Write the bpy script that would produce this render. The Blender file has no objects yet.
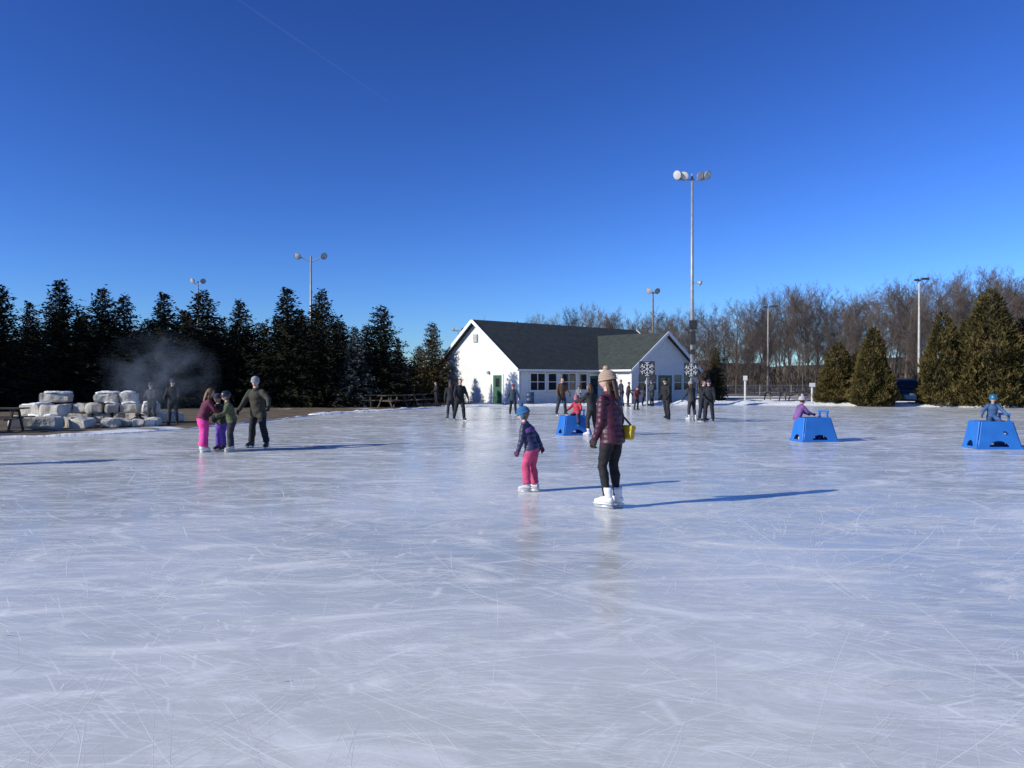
import bpy, math, random
import numpy as np
from mathutils import Vector, Matrix, noise
random.seed(7)
R=math.radians
scene=bpy.context.scene
COL=scene.collection
CAM_H=1.65; F=769.0
def brg(u,d):            # bearing (survey units) + distance -> ground x,y in metres
    return ((u-512)/F*d, d)
def hgt(v,d):            # height of a sighted top at distance d
    return CAM_H+(381-v)*d/F

# ------------------------------------------------------------------ materials
MC={}
def nn(nt,t,**k):
    n=nt.nodes.new(t)
    for a,b in k.items(): setattr(n,a,b)
    return n
def mat(name,col,rough=.7,var=.18,scale=4,bump=0,bscale=20,metal=0,col2=None,detail=4,spec=None,bdist=.02,coat=0):
    if name in MC: return MC[name]
    m=bpy.data.materials.new(name); m.use_nodes=True; nt=m.node_tree
    b=nt.nodes['Principled BSDF']; b.inputs['Roughness'].default_value=rough; b.inputs['Metallic'].default_value=metal
    if spec is not None: b.inputs['Specular IOR Level'].default_value=spec
    if coat: b.inputs['Coat Weight'].default_value=coat
    tc=nn(nt,'ShaderNodeTexCoord'); no=nn(nt,'ShaderNodeTexNoise'); no.inputs['Scale'].default_value=scale; no.inputs['Detail'].default_value=detail
    nt.links.new(tc.outputs['Object'],no.inputs['Vector'])
    cr=nn(nt,'ShaderNodeValToRGB'); cr.color_ramp.elements[0].position=.32; cr.color_ramp.elements[1].position=.68
    c2=col2 if col2 else [min(1,c*(1+var)) for c in col]
    c1=col if col2 else [c*(1-var) for c in col]
    cr.color_ramp.elements[0].color=(*c1,1); cr.color_ramp.elements[1].color=(*c2,1)
    nt.links.new(no.outputs['Fac'],cr.inputs['Fac']); nt.links.new(cr.outputs['Color'],b.inputs['Base Color'])
    if bump:
        n2=nn(nt,'ShaderNodeTexNoise'); n2.inputs['Scale'].default_value=bscale; n2.inputs['Detail'].default_value=4
        nt.links.new(tc.outputs['Object'],n2.inputs['Vector'])
        bp=nn(nt,'ShaderNodeBump'); bp.inputs['Strength'].default_value=bump; bp.inputs['Distance'].default_value=bdist
        nt.links.new(n2.outputs['Fac'],bp.inputs['Height']); nt.links.new(bp.outputs['Normal'],b.inputs['Normal'])
    MC[name]=m; return m
def banded(name,col,axis_scale,dist,rough=.6,strength=1.0,var=.08,profile='SAW'):
    """surface with horizontal bands in relief (lap siding, quilted jackets)"""
    if name in MC: return MC[name]
    m=mat(name,col,rough=rough,var=var,scale=3)
    nt=m.node_tree; b=nt.nodes['Principled BSDF']
    tc=nn(nt,'ShaderNodeTexCoord'); w=nn(nt,'ShaderNodeTexWave',bands_direction='Z',wave_profile=profile)
    w.inputs['Scale'].default_value=axis_scale
    if profile=='SIN': w.inputs['Distortion'].default_value=1.2; w.inputs['Detail Scale'].default_value=2
    nt.links.new(tc.outputs['Object'],w.inputs['Vector'])
    bp=nn(nt,'ShaderNodeBump'); bp.inputs['Strength'].default_value=strength; bp.inputs['Distance'].default_value=dist
    nt.links.new(w.outputs['Fac'],bp.inputs['Height']); nt.links.new(bp.outputs['Normal'],b.inputs['Normal'])
    return m
def cloth(col,puffer=False):
    key=('puffer_' if puffer else 'cloth_')+'_'.join('%03d'%int(c*999) for c in col)
    if puffer: return banded(key,col,4.6,.012,rough=.5,strength=.5,var=.25,profile='SIN')
    return mat(key,col,rough=.85,var=.25,scale=7,bump=.7,bscale=9,bdist=.03)

# ------------------------------------------------------------------ mesh builder
class MB:
    def __init__(s): s.v=[];s.f=[];s.m=[]
    def add(s,vs,fs,mi=0):
        o=len(s.v); s.v.extend([tuple(v) for v in vs]); s.f.extend([tuple(i+o for i in f) for f in fs]); s.m.extend([mi]*len(fs))
    def box(s,c,d,mi=0,M=None):
        x,y,z=[k/2 for k in d]; c=Vector(c)
        vs=[Vector(p) for p in((-x,-y,-z),(x,-y,-z),(x,y,-z),(-x,y,-z),(-x,-y,z),(x,-y,z),(x,y,z),(-x,y,z))]
        if M is not None: vs=[M@v for v in vs]
        s.add([v+c for v in vs],[(0,3,2,1),(4,5,6,7),(0,1,5,4),(1,2,6,5),(2,3,7,6),(3,0,4,7)],mi)
    def loft(s,cs,rx,ry,side=None,n=14,mi=0,caps=True):
        cs=[Vector(c) for c in cs]; k=len(cs); vs=[];fs=[]
        for i in range(k):
            d=(cs[min(i+1,k-1)]-cs[max(i-1,0)]).normalized()
            sd=Vector(side) if side is not None else (Vector((1,0,0)) if abs(d.x)<.8 else Vector((0,1,0)))
            sd=(sd-d*sd.dot(d)).normalized(); ot=d.cross(sd)
            for j in range(n):
                a=2*math.pi*j/n
                vs.append(cs[i]+sd*rx[i]*math.cos(a)+ot*ry[i]*math.sin(a))
        for i in range(k-1):
            for j in range(n):
                a=i*n+j;b=i*n+(j+1)%n; fs.append((a,b,b+n,a+n))
        if caps:
            fs.append(tuple(range(n))[::-1]); fs.append(tuple((k-1)*n+j for j in range(n)))
        s.add(vs,fs,mi)
    def cap(s,p0,p1,r0,r1,n=12,mi=0,side=None,fl=1.0):
        p0=Vector(p0);p1=Vector(p1);d=(p1-p0).normalized()
        cs=[p0-d*r0*.92,p0-d*r0*.6,p0,p0.lerp(p1,.5),p1,p1+d*r1*.6,p1+d*r1*.92]
        rm=(r0+r1)/2
        rr=[r0*.38,r0*.8,r0,rm,r1,r1*.8,r1*.38]
        s.loft(cs,rr,[q*fl for q in rr],side,n,mi)
    def tube(s,p0,p1,r0,r1=None,n=8,mi=0):
        r1=r0 if r1 is None else r1
        s.loft([p0,p1],[r0,r1],[r0,r1],None,n,mi)
    def sph(s,c,r,n=12,mi=0,M=None):
        vs=[];fs=[];m=max(6,n*2//3); c=Vector(c)
        if not hasattr(r,'__len__'): r=(r,r,r)
        for i in range(m+1):
            ph=math.pi*i/m
            for j in range(n):
                a=2*math.pi*j/n
                v=Vector((r[0]*math.sin(ph)*math.cos(a),r[1]*math.sin(ph)*math.sin(a),r[2]*math.cos(ph)))
                if M is not None: v=M@v
                vs.append(c+v)
        for i in range(m):
            for j in range(n):
                a=i*n+j;b=i*n+(j+1)%n; fs.append((a,a+n,b+n,b))
        s.add(vs,fs,mi)
    def lathe(s,c,prof,n=20,mi=0,M=None):
        vs=[];fs=[];c=Vector(c)
        for r,z in prof:
            for j in range(n):
                a=2*math.pi*j/n; v=Vector((r*math.cos(a),r*math.sin(a),z))
                if M is not None: v=M@v
                vs.append(c+v)
        for i in range(len(prof)-1):
            for j in range(n):
                a=i*n+j;b=i*n+(j+1)%n; fs.append((a,b,b+n,a+n))
        s.add(vs,fs,mi)
    def mesh(s,name,mats,smooth=False):
        me=bpy.data.meshes.new(name); me.from_pydata(s.v,[],s.f)
        for m in mats: me.materials.append(m)
        me.polygons.foreach_set('material_index',s.m)
        me.polygons.foreach_set('use_smooth',[smooth]*len(s.f)); me.update(); return me
    def obj(s,name,mats,parent=None,smooth=False,loc=(0,0,0),rz=0,bevel=0):
        o=bpy.data.objects.new(name,s.mesh(name,mats,smooth)); COL.objects.link(o)
        o.location=loc; o.rotation_euler=(0,0,rz)
        if parent: o.parent=parent
        if bevel:
            md=o.modifiers.new('b','BEVEL'); md.width=bevel; md.segments=2; md.limit_method='ANGLE'
        return o
def group(name,loc=(0,0,0),rz=0):
    e=bpy.data.objects.new(name,None); e.location=loc; e.rotation_euler=(0,0,rz); e.empty_display_size=.3
    COL.objects.link(e); return e

# ------------------------------------------------------------------ camera / light / sky
cam=bpy.data.cameras.new('camera'); cam.sensor_width=36; cam.lens=F*36/1024; cam.clip_end=30000; cam.clip_start=.05
co=bpy.data.objects.new('camera',cam); COL.objects.link(co); co.location=(0,0,CAM_H); co.rotation_euler=(R(90-.22),0,0)
scene.camera=co
AZ=246.4; EL=24.5
w=bpy.data.worlds.new('World'); scene.world=w; w.use_nodes=True; nt=w.node_tree
bg=nt.nodes['Background']; sky=nn(nt,'ShaderNodeTexSky'); sky.sky_type='NISHITA'; sky.sun_disc=False
sky.sun_elevation=R(EL); sky.sun_rotation=R(AZ); sky.altitude=200; sky.air_density=1.0; sky.dust_density=.1; sky.ozone_density=2.2
gm_=nn(nt,'ShaderNodeGamma'); gm_.inputs['Gamma'].default_value=1.5
ml=nn(nt,'ShaderNodeMix',data_type='RGBA',blend_type='MULTIPLY'); ml.inputs[0].default_value=1; k_=.30
ml.inputs[7].default_value=(k_*.86,k_*1.34,k_*2.45,1)
nt.links.new(sky.outputs[0],gm_.inputs['Color']); nt.links.new(gm_.outputs[0],ml.inputs[6]); nt.links.new(ml.outputs[2],bg.inputs['Color'])
bg.inputs['Strength'].default_value=.09
sl=bpy.data.lights.new('sun','SUN'); sl.energy=5.0; sl.angle=R(.53); sl.color=(1,.96,.85)
so=bpy.data.objects.new('sun',sl); COL.objects.link(so)
ts=Vector((math.sin(R(AZ))*math.cos(R(EL)),math.cos(R(AZ))*math.cos(R(EL)),math.sin(R(EL))))
so.rotation_euler=ts.to_track_quat('Z','Y').to_euler(); so.location=ts*50
scene.view_settings.view_transform='Standard'
try: scene.view_settings.look='None'
except Exception: pass
scene.view_settings.exposure=0

# ------------------------------------------------------------------ ice
def ice_material():
    m=bpy.data.materials.new('ice'); m.use_nodes=True; nt=m.node_tree; L=nt.links.new
    b=nt.nodes['Principled BSDF']; b.inputs['IOR'].default_value=1.31
    tc=nn(nt,'ShaderNodeTexCoord')
    def noi(sc,det=4,dist=0,rot=0,st=(1,1,1),rough=.5):
        mp=nn(nt,'ShaderNodeMapping'); mp.inputs['Rotation'].default_value=(0,0,rot); mp.inputs['Scale'].default_value=st
        L(tc.outputs['Object'],mp.inputs['Vector'])
        n=nn(nt,'ShaderNodeTexNoise',noise_dimensions='2D'); n.inputs['Scale'].default_value=sc; n.inputs['Detail'].default_value=det; n.inputs['Distortion'].default_value=dist; n.inputs['Roughness'].default_value=rough
        L(mp.outputs[0],n.inputs['Vector']); return n.outputs['Fac']
    def rng(x,a,bb,c=0,d=1):
        n=nn(nt,'ShaderNodeMapRange'); n.inputs[1].default_value=a;n.inputs[2].default_value=bb;n.inputs[3].default_value=c;n.inputs[4].default_value=d
        L(x,n.inputs[0]); return n.outputs[0]
    def mth(op,a,bb):
        n=nn(nt,'ShaderNodeMath',operation=op)
        for i,q in enumerate((a,bb)):
            if isinstance(q,(int,float)): n.inputs[i].default_value=q
            else: L(q,n.inputs[i])
        return n.outputs[0]
    def mix(f,c1,c2):
        n=nn(nt,'ShaderNodeMix',data_type='RGBA')
        L(f,n.inputs[0])
        for i,q in ((6,c1),(7,c2)):
            if isinstance(q,tuple): n.inputs[i].default_value=(*q,1)
            else: L(q,n.inputs[i])
        return n.outputs[2]
    base=mix(rng(noi(.2,5,.8),.35,.65),(.46,.485,.45),(.66,.675,.63))
    fr=rng(noi(.6,9,1.8,.45,(1,2.2,1),.68),.47,.70)
    fr2=rng(noi(1.3,9,1.2,-.6,(1,3.2,1),.72),.50,.72)
    frost=mth('MAXIMUM',mth('MULTIPLY',fr,.7),mth('MULTIPLY',fr2,.6))
    scr=None
    dn=nn(nt,'ShaderNodeTexNoise',noise_dimensions='2D'); dn.inputs['Scale'].default_value=.25; dn.inputs['Detail'].default_value=0
    L(tc.outputs['Object'],dn.inputs['Vector'])
    va=nn(nt,'ShaderNodeVectorMath',operation='MULTIPLY_ADD'); va.inputs[1].default_value=(2.5,2.5,2.5)
    L(dn.outputs['Color'],va.inputs[0]); L(tc.outputs['Object'],va.inputs[2])
    for i,(rot,st,sc,th) in enumerate([(.3,(1,5,1),.6,.02),(1.2,(1,6,1),.8,.02),(-.6,(1,5,1),1.0,.026),(2.2,(1,7,1),.6,.022),(.8,(1,5,1),1.8,.032)]):
        mp=nn(nt,'ShaderNodeMapping'); mp.inputs['Rotation'].default_value=(0,0,rot); mp.inputs['Scale'].default_value=st; mp.inputs['Location'].default_value=(i*7.3,i*3.1,0)
        L(va.outputs[0],mp.inputs['Vector'])
        vo=nn(nt,'ShaderNodeTexVoronoi',feature='DISTANCE_TO_EDGE'); vo.voronoi_dimensions='2D'; vo.inputs['Scale'].default_value=sc
        L(mp.outputs[0],vo.inputs['Vector'])
        s1=rng(vo.outputs['Distance'],0,th,1,0)
        s1=mth('MULTIPLY',s1,rng(noi(.5+.2*i,3,0,i),.44,.60))
        scr=s1 if scr is None else mth('MAXIMUM',scr,s1)
    tot=mth('MINIMUM',mth('ADD',frost,mth('MULTIPLY',scr,.5)),1.0)
    fine=rng(noi(55,3),.35,.75,0,.22)
    tot=mth('MINIMUM',mth('ADD',tot,mth('MULTIPLY',fine,rng(noi(.5,4),.35,.65,.2,1))),1.0)
    L(mix(tot,base,(.90,.91,.87)),b.inputs['Base Color'])
    L(rng(tot,0,.8,.13,.45),b.inputs['Roughness'])
    bp=nn(nt,'ShaderNodeBump'); bp.inputs['Strength'].default_value=.3; bp.inputs['Distance'].default_value=.012
    hh=mth('ADD',mth('MULTIPLY',noi(1.4,3),.5),mth('ADD',mth('MULTIPLY',noi(14,4),.12),mth('MULTIPLY',scr,-.06)))
    L(hh,bp.inputs['Height']); L(bp.outputs[0],b.inputs['Normal'])
    return m
EDGE=[(-48,-20),(-48,12),(-30,18.5),(-15.3,22.4),(-11.6,25.3),(-10.4,30),(-9,38),(-5,46),(0,50.3),(8,52),(18,53),(31,47.5),(46,38),(50,-20)]
def cr(P,n=8):
    out=[]
    for i in range(len(P)):
        p0,p1,p2,p3=[Vector(P[(i+k)%len(P)]) for k in(-1,0,1,2)]
        for j in range(n):
            t=j/n
            out.append(.5*((2*p1)+(p2-p0)*t+(2*p0-5*p1+4*p2-p3)*t*t+(3*p1-p0-3*p2+p3)*t**3))
    return out
edge=cr(EDGE)
b=MB(); b.add([(p.x,p.y,0) for p in edge],[tuple(range(len(edge)))[::-1]])
b.obj('ice_rink',[ice_material()])
# skate marks: thin scrapes lying flush on the ice
sm=MB(); rr=random.Random(3)
def arc(x,y,th,k,Ln,wd,z):
    n=max(3,int(Ln/.25)); vs=[];fs=[]
    for i in range(n+1):
        t=i/n; ww=wd*(.1+.9*math.sin(math.pi*min(1,max(0,t)))**.7)/2
        nx,ny=-math.sin(th),math.cos(th)
        vs+= [(x+nx*ww,y+ny*ww,z),(x-nx*ww,y-ny*ww,z)]
        x+=math.cos(th)*Ln/n; y+=math.sin(th)*Ln/n; th+=k*Ln/n
    for i in range(n): fs.append((2*i+1,2*i+3,2*i+2,2*i))
    q=rr.random(); sm.add(vs,fs,0 if q<.5 else (1 if q<.86 else 2))
for i in range(12500):
    q=rr.random()
    y=1.5+ (15*rr.random()**.9 if q<.6 else 42*rr.random()**1.1)
    x=rr.uniform(-1,1)*(y*.85+3)
    if x<-10 and y>19: continue
    q=rr.random()
    if q<.66: Ln=rr.uniform(.06,.45)
    elif q<.92: Ln=rr.uniform(.45,1.3)
    else: Ln=rr.uniform(1.3,4)
    k=rr.gauss(0,.22)/(1+Ln*.4); wd=rr.choice([.0014,.0018,.0022,.0022,.003,.004])*(1+y/7)
    fld=noise.noise(Vector((x*.3,y*.3,3)))*3.0
    th=(fld+rr.gauss(0,.5) if rr.random()<.5 else rr.uniform(0,6.28))
    if abs(math.cos(th))<.35 and rr.random()<.5: th+=1.0
    z=.0002+rr.random()*.0004
    arc(x,y,th,k,Ln,wd,z)
    if rr.random()<.25:
        for q in range(rr.randint(1,3)): arc(x+rr.gauss(0,.07),y+rr.gauss(0,.07),th+rr.gauss(0,.06),k,Ln*rr.uniform(.4,1),wd,z+.00003*q)
sm.obj('skate_marks',[mat('mark_faint',(.76,.77,.74),var=.1,scale=5),mat('mark_mid',(.85,.86,.83),var=.06,scale=5),mat('mark_strong',(.92,.93,.91),var=.03)])

# ------------------------------------------------------------------ ground
def ground_material():
    m=bpy.data.materials.new('winter_grass'); m.use_nodes=True; nt=m.node_tree; L=nt.links.new
    bs=nt.nodes['Principled BSDF']; bs.inputs['Roughness'].default_value=.95
    tc=nn(nt,'ShaderNodeTexCoord')
    a=nn(nt,'ShaderNodeTexNoise'); a.inputs['Scale'].default_value=.9; a.inputs['Detail'].default_value=10; a.inputs['Roughness'].default_value=.7; L(tc.outputs['Object'],a.inputs['Vector'])
    c=nn(nt,'ShaderNodeValToRGB'); e=c.color_ramp.elements
    e[0].position=.35;e[0].color=(.05,.038,.022,1); e[1].position=.65; e[1].color=(.19,.14,.075,1); L(a.outputs['Fac'],c.inputs['Fac'])
    s=nn(nt,'ShaderNodeTexNoise'); s.inputs['Scale'].default_value=.13; s.inputs['Detail'].default_value=8; s.inputs['Distortion'].default_value=.6; L(tc.outputs['Object'],s.inputs['Vector'])
    r=nn(nt,'ShaderNodeMapRange'); r.inputs[1].default_value=.62; r.inputs[2].default_value=.66; L(s.outputs['Fac'],r.inputs[0])
    mx=nn(nt,'ShaderNodeMix',data_type='RGBA'); L(r.outputs[0],mx.inputs[0]); L(c.outputs[0],mx.inputs[6]); mx.inputs[7].default_value=(.74,.77,.8,1)
    L(mx.outputs[2],bs.inputs['Base Color'])
    bp=nn(nt,'ShaderNodeBump'); bp.inputs['Distance'].default_value=.1; L(a.outputs['Fac'],bp.inputs['Height']); L(bp.outputs[0],bs.inputs['Normal'])
    return m
S=900
b=MB(); b.add([(-S,-S,-.02),(S,-S,-.02),(S,S,-.02),(-S,S,-.02)],[(0,1,2,3)])
b.obj('ground',[ground_material()])
# low wooded rise far behind the trees
b=MB(); vs=[];fs=[]; n=420; rh=random.Random(8)
for i in range(n+1):
    x=-330+760*i/n; y0=185+.00035*(x-30)**2
    h=6.5+3.2*noise.noise(Vector((x*.02,0,0)))+1.4*noise.noise(Vector((x*.12,2,0)))+rh.uniform(-.7,.9)
    for q,(dy,f) in enumerate(((0,-.05),(3,.35),(6,.7),(10,1),(60,1.05))): vs.append((x+rh.uniform(-.5,.5),y0+dy+rh.uniform(-.6,.6),h*f))
for i in range(n):
    for q in range(4): a=i*5+q; fs.append((a,a+5,a+6,a+1))
b.add(vs,fs); b.obj('distant_wooded_hill',[mat('far_woods',(.05,.042,.036),col2=(.10,.08,.066),rough=1,scale=.5,detail=10,spec=0)])
snow=mat('snow',(.80,.81,.80),rough=.8,var=.06,scale=2,bump=.8,bscale=6,bdist=.08)
b=MB(); vs=[];fs=[]; E=[p for p in cr(EDGE,30)]; N=len(E)
for i in range(N):
    p=E[i]; t=(E[(i+1)%N]-E[i-1]).normalized(); nrm=Vector((-t.y,t.x))
    wv=1.0+.9*noise.noise(Vector((p.x*.3,p.y*.3,0)))+.35*noise.noise(Vector((p.x*1.7,p.y*1.7,4)))
    wv=max(.25,wv)
    if p.x<-8 and p.y<37: fw,fh=.16,.3
    elif p.x>9: fw,fh=2.4,1.8
    elif p.x<1: fw,fh=.55,.7
    else: fw,fh=1.2,1
    for k,(o,h) in enumerate([(-.35,-.01),(-.15,.04),(.15,.11),(.5,.13),(.8,.06),(1,-.03)]):
        q=p+nrm*o*wv*fw*(1 if o>0 else .5)
        hh=h*fh*(1+1.1*noise.noise(Vector((q.x*1.3,q.y*1.3,k))))
        vs.append((q.x,q.y,hh if h>0 else h))
for i in range(N):
    j=(i+1)%N
    for k in range(5): fs.append((i*6+k,j*6+k,j*6+k+1,i*6+k+1))
b.add(vs,fs); b.obj('snow_bank',[snow],smooth=True)
def snow_patch(cx,cy,rx,ry,rot,seed):
    b=MB(); vs=[(0,0,.07)]; nseg=40
    for ring,(rf,z) in enumerate([(.5,.07),(.85,.04),(1,-.022)]):
        for j in range(nseg):
            a=2*math.pi*j/nseg; q=rf*(1+.35*noise.noise(Vector((math.cos(a)*1.5,math.sin(a)*1.5,seed)))+.12*noise.noise(Vector((math.cos(a)*5,math.sin(a)*5,seed))))
            vs.append((rx*q*math.cos(a),ry*q*math.sin(a),z))
    fs=[(0,1+j,1+(j+1)%nseg) for j in range(nseg)]
    for r_ in range(2):
        for j in range(nseg):
            a=1+r_*nseg+j; c=1+r_*nseg+(j+1)%nseg; fs.append((a,a+nseg,c+nseg,c))
    b.add(vs,fs); b.obj('snow_patch',[snow],smooth=True,loc=(cx,cy,0),rz=rot)
for q in [(-2.5,52,2.5,.6,.5),(3,53.2,3.5,.6,.6),(18,61,5,1.0,0),(24,68,6,1.6,0),(30,62,4,.9,-.2),(21,80,9,2.5,0),(6,53.6,3,.5,.3),(36,70,6,2,0)]:
    snow_patch(*q,seed=q[0])

# ------------------------------------------------------------------ trees
def bark(): return mat('bark',(.07,.052,.04),rough=.9,var=.3,scale=6,bump=.5)
def leafquads(b,P,D,Wv,mis):
    for p,d,w_,mi in zip(P,D,Wv,mis):
        b.add([p,p+d*.45+w_,p+d,p+d*.45-w_],[(0,1,2,3)],mi)
def spruce(seed,H,Rb):
    r=random.Random(seed); b=MB()
    b.tube((0,0,-.1),(0,0,H*.96),.035*H/1.6,.015,n=7,mi=2)
    z=.02*H
    asym=r.uniform(0,6.28)
    while z<H*.985:
        t=z/H
        prof=(1-t)**.78
        rad=Rb*prof*(1 if t>.1 else .8+2*t)*(1+.28*noise.noise(Vector((0,seed*3.1,t*6))))+.05
        nb=max(4,int(5+8*(1-t)))
        a0=r.uniform(0,6.28)
        for k in range(nb):
            a=a0+6.283*k/nb+r.gauss(0,.25)
            lob=noise.noise(Vector((math.cos(a)*1.3,math.sin(a)*1.3,t*5+seed)))*.5
            Lb=rad*r.uniform(.6,1.15)*(1+lob+.1*math.cos(a-asym))
            dz=-.05-.3*(1-t)+r.gauss(0,.1); up=.45*Lb*(t**.7)
            zb=z+r.gauss(0,.08)
            out=Vector((math.cos(a),math.sin(a),0)); sd=Vector((-out.y,out.x,0))
            tip=Vector((0,0,zb))+out*Lb+Vector((0,0,dz*Lb+up))
            b.tube((0,0,zb),tip,.018,.006,n=3,mi=2)
            nt_=max(4,int(Lb*12))
            mi=0 if r.random()<.62 else 1
            for i in range(nt_):
                f=.1+.9*(i+r.random())/nt_
                p=Vector((0,0,zb))*(1-f)+tip*f+Vector((r.gauss(0,.06),r.gauss(0,.06),r.gauss(0,.07)))
                s_=r.choice([-1,1]); 
                d=(out*r.uniform(.2,1)+sd*s_*r.uniform(.2,1.1)+Vector((0,0,r.uniform(-.7,.55)))).normalized()*r.uniform(.2,.46)*(1.1-.45*t)
                wv=d.cross(Vector((r.uniform(-1,1),r.uniform(-1,1),r.uniform(-.3,1)))).normalized()*r.uniform(.03,.07)
                leafquads(b,[p],[d],[wv],[mi])
        z+=H*.0175*(1.1-.4*t)*r.uniform(.7,1.3)
    for i in range(14):
        p=Vector((0,0,H*(.95+.045*i/14))); a=r.uniform(0,6.28); d=Vector((math.cos(a)*.1,math.sin(a)*.1,.13)); leafquads(b,[p],[d],[Vector((-d.y,d.x,0)).normalized()*.03],[0])
    return b
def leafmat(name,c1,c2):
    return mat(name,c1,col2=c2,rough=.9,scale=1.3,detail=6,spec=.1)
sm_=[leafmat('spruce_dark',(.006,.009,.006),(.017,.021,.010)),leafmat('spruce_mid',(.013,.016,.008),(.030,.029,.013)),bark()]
sg_=[leafmat('frost_spruce_a',(.05,.06,.06),(.09,.105,.11)),leafmat('frost_spruce_b',(.03,.04,.035),(.07,.08,.075)),bark()]
sb_=[leafmat('brown_spruce_a',(.03,.032,.014),(.075,.06,.028)),leafmat('brown_spruce_b',(.05,.042,.02),(.09,.065,.03)),bark()]
SP=[]
for i in range(6):
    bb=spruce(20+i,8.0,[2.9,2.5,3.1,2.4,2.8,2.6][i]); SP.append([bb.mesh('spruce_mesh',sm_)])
    if i==1: SPG=bb.mesh('spruce_frost_mesh',sg_)
    if i==0: SPB=bb.mesh('spruce_brown_mesh',sb_)
def put(me,name,x,y,sc,rz=None,sxy=None):
    o=bpy.data.objects.new(name,me); COL.objects.link(o); o.location=(x,y,-.02); s2=sxy if sxy else sc
    o.scale=(s2,s2,sc); o.rotation_euler=(0,0,random.uniform(0,6.28) if rz is None else rz); return o
front=[(-75,290,42),(-38,300,43),(-3,283,44),(30,302,49),(60,280,46),(84,312,51),(103,288,47),(124,295,47),(148,318,52),(164,293,48),(183,310,54),(203,290,50),(222,318,54),(240,300,50),(263,322,55),(287,288,50),(303,315,55),(322,289,50),(342,322,54),(366,325,55),(381,305,51),(398,338,54)]
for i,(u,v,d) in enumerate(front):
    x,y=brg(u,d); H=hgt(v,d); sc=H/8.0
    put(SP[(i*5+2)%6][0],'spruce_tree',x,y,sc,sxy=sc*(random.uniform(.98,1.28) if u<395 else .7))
x,y=brg(355,50); put(SPG,'spruce_tree',x,y,hgt(324,50)/8.0*.97)
x,y=brg(432,60); put(SPB,'spruce_tree',x,y,hgt(322,60)/8.0,sxy=.7)
x,y=brg(420,62); put(SPB,'spruce_tree',x,y,hgt(345,62)/8.0,sxy=.6)
x,y=brg(716,63); put(SPB,'spruce_tree',x,y,hgt(347,63)/8.0,sxy=.45)
for i in range(24):
    u=-120+i*22+random.uniform(-6,6); d=random.uniform(58,64); x,y=brg(u,d)
    H=hgt(random.uniform(308,334) if u<350 else 345,d)
    put(SP[(i*5)%6][0],'spruce_tree',x,y,H/8.0,sxy=H/8*1.15)

def cedar(seed,H,Rb,n=15000):
    r=random.Random(seed); b=MB(); b.tube((0,0,-.1),(0,0,H*.8),.12,.03,n=6,mi=2)
    for i in range(60):
        a=r.uniform(0,6.28); z=r.uniform(.03,.8)*H; rad=Rb*(1-z/H)*.8; b.tube((0,0,z*.8),(math.cos(a)*rad,math.sin(a)*rad,z),.03,.01,n=3,mi=2)
    for i in range(n):
        t=1-math.sqrt(r.random()); 
        if t>.985: continue
        a=r.uniform(0,6.283)
        prof=(1-t)**.72*(1 if t>.1 else .72+2.8*t)
        nz=noise.noise(Vector((math.cos(a)*1.6,math.sin(a)*1.6,t*7+seed)))*.38+noise.noise(Vector((math.cos(a)*4,math.sin(a)*4,t*18+seed)))*.28
        rad=Rb*prof*(1+nz)*(r.random()**.18)+.03
        p=Vector((rad*math.cos(a),rad*math.sin(a),.05+t*H))
        d=(Vector((math.cos(a),math.sin(a),0))*r.uniform(.1,.9)+Vector((r.gauss(0,.35),r.gauss(0,.35),r.uniform(.2,1)))).normalized()*r.uniform(.12,.34)
        wv=d.cross(Vector((r.uniform(-1,1),r.uniform(-1,1),r.uniform(-1,1)))).normalized()*r.uniform(.02,.05)
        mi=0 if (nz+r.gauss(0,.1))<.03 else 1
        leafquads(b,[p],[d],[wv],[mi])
    return b
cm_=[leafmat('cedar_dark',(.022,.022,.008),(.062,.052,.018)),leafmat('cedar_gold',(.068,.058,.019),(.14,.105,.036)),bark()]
CE=[cedar(40+i,6.0,[1.75,1.5,1.9][i]).mesh('cedar_mesh',cm_) for i in range(3)]
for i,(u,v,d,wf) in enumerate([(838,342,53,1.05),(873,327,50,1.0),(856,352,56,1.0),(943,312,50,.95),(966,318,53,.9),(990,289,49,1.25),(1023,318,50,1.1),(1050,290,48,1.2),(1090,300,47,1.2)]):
    x,y=brg(u,d); H=hgt(v,d); put(CE[i%3],'cedar_tree',x,y,H/6.0,sxy=wf*(.55+.45*H/6))

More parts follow.
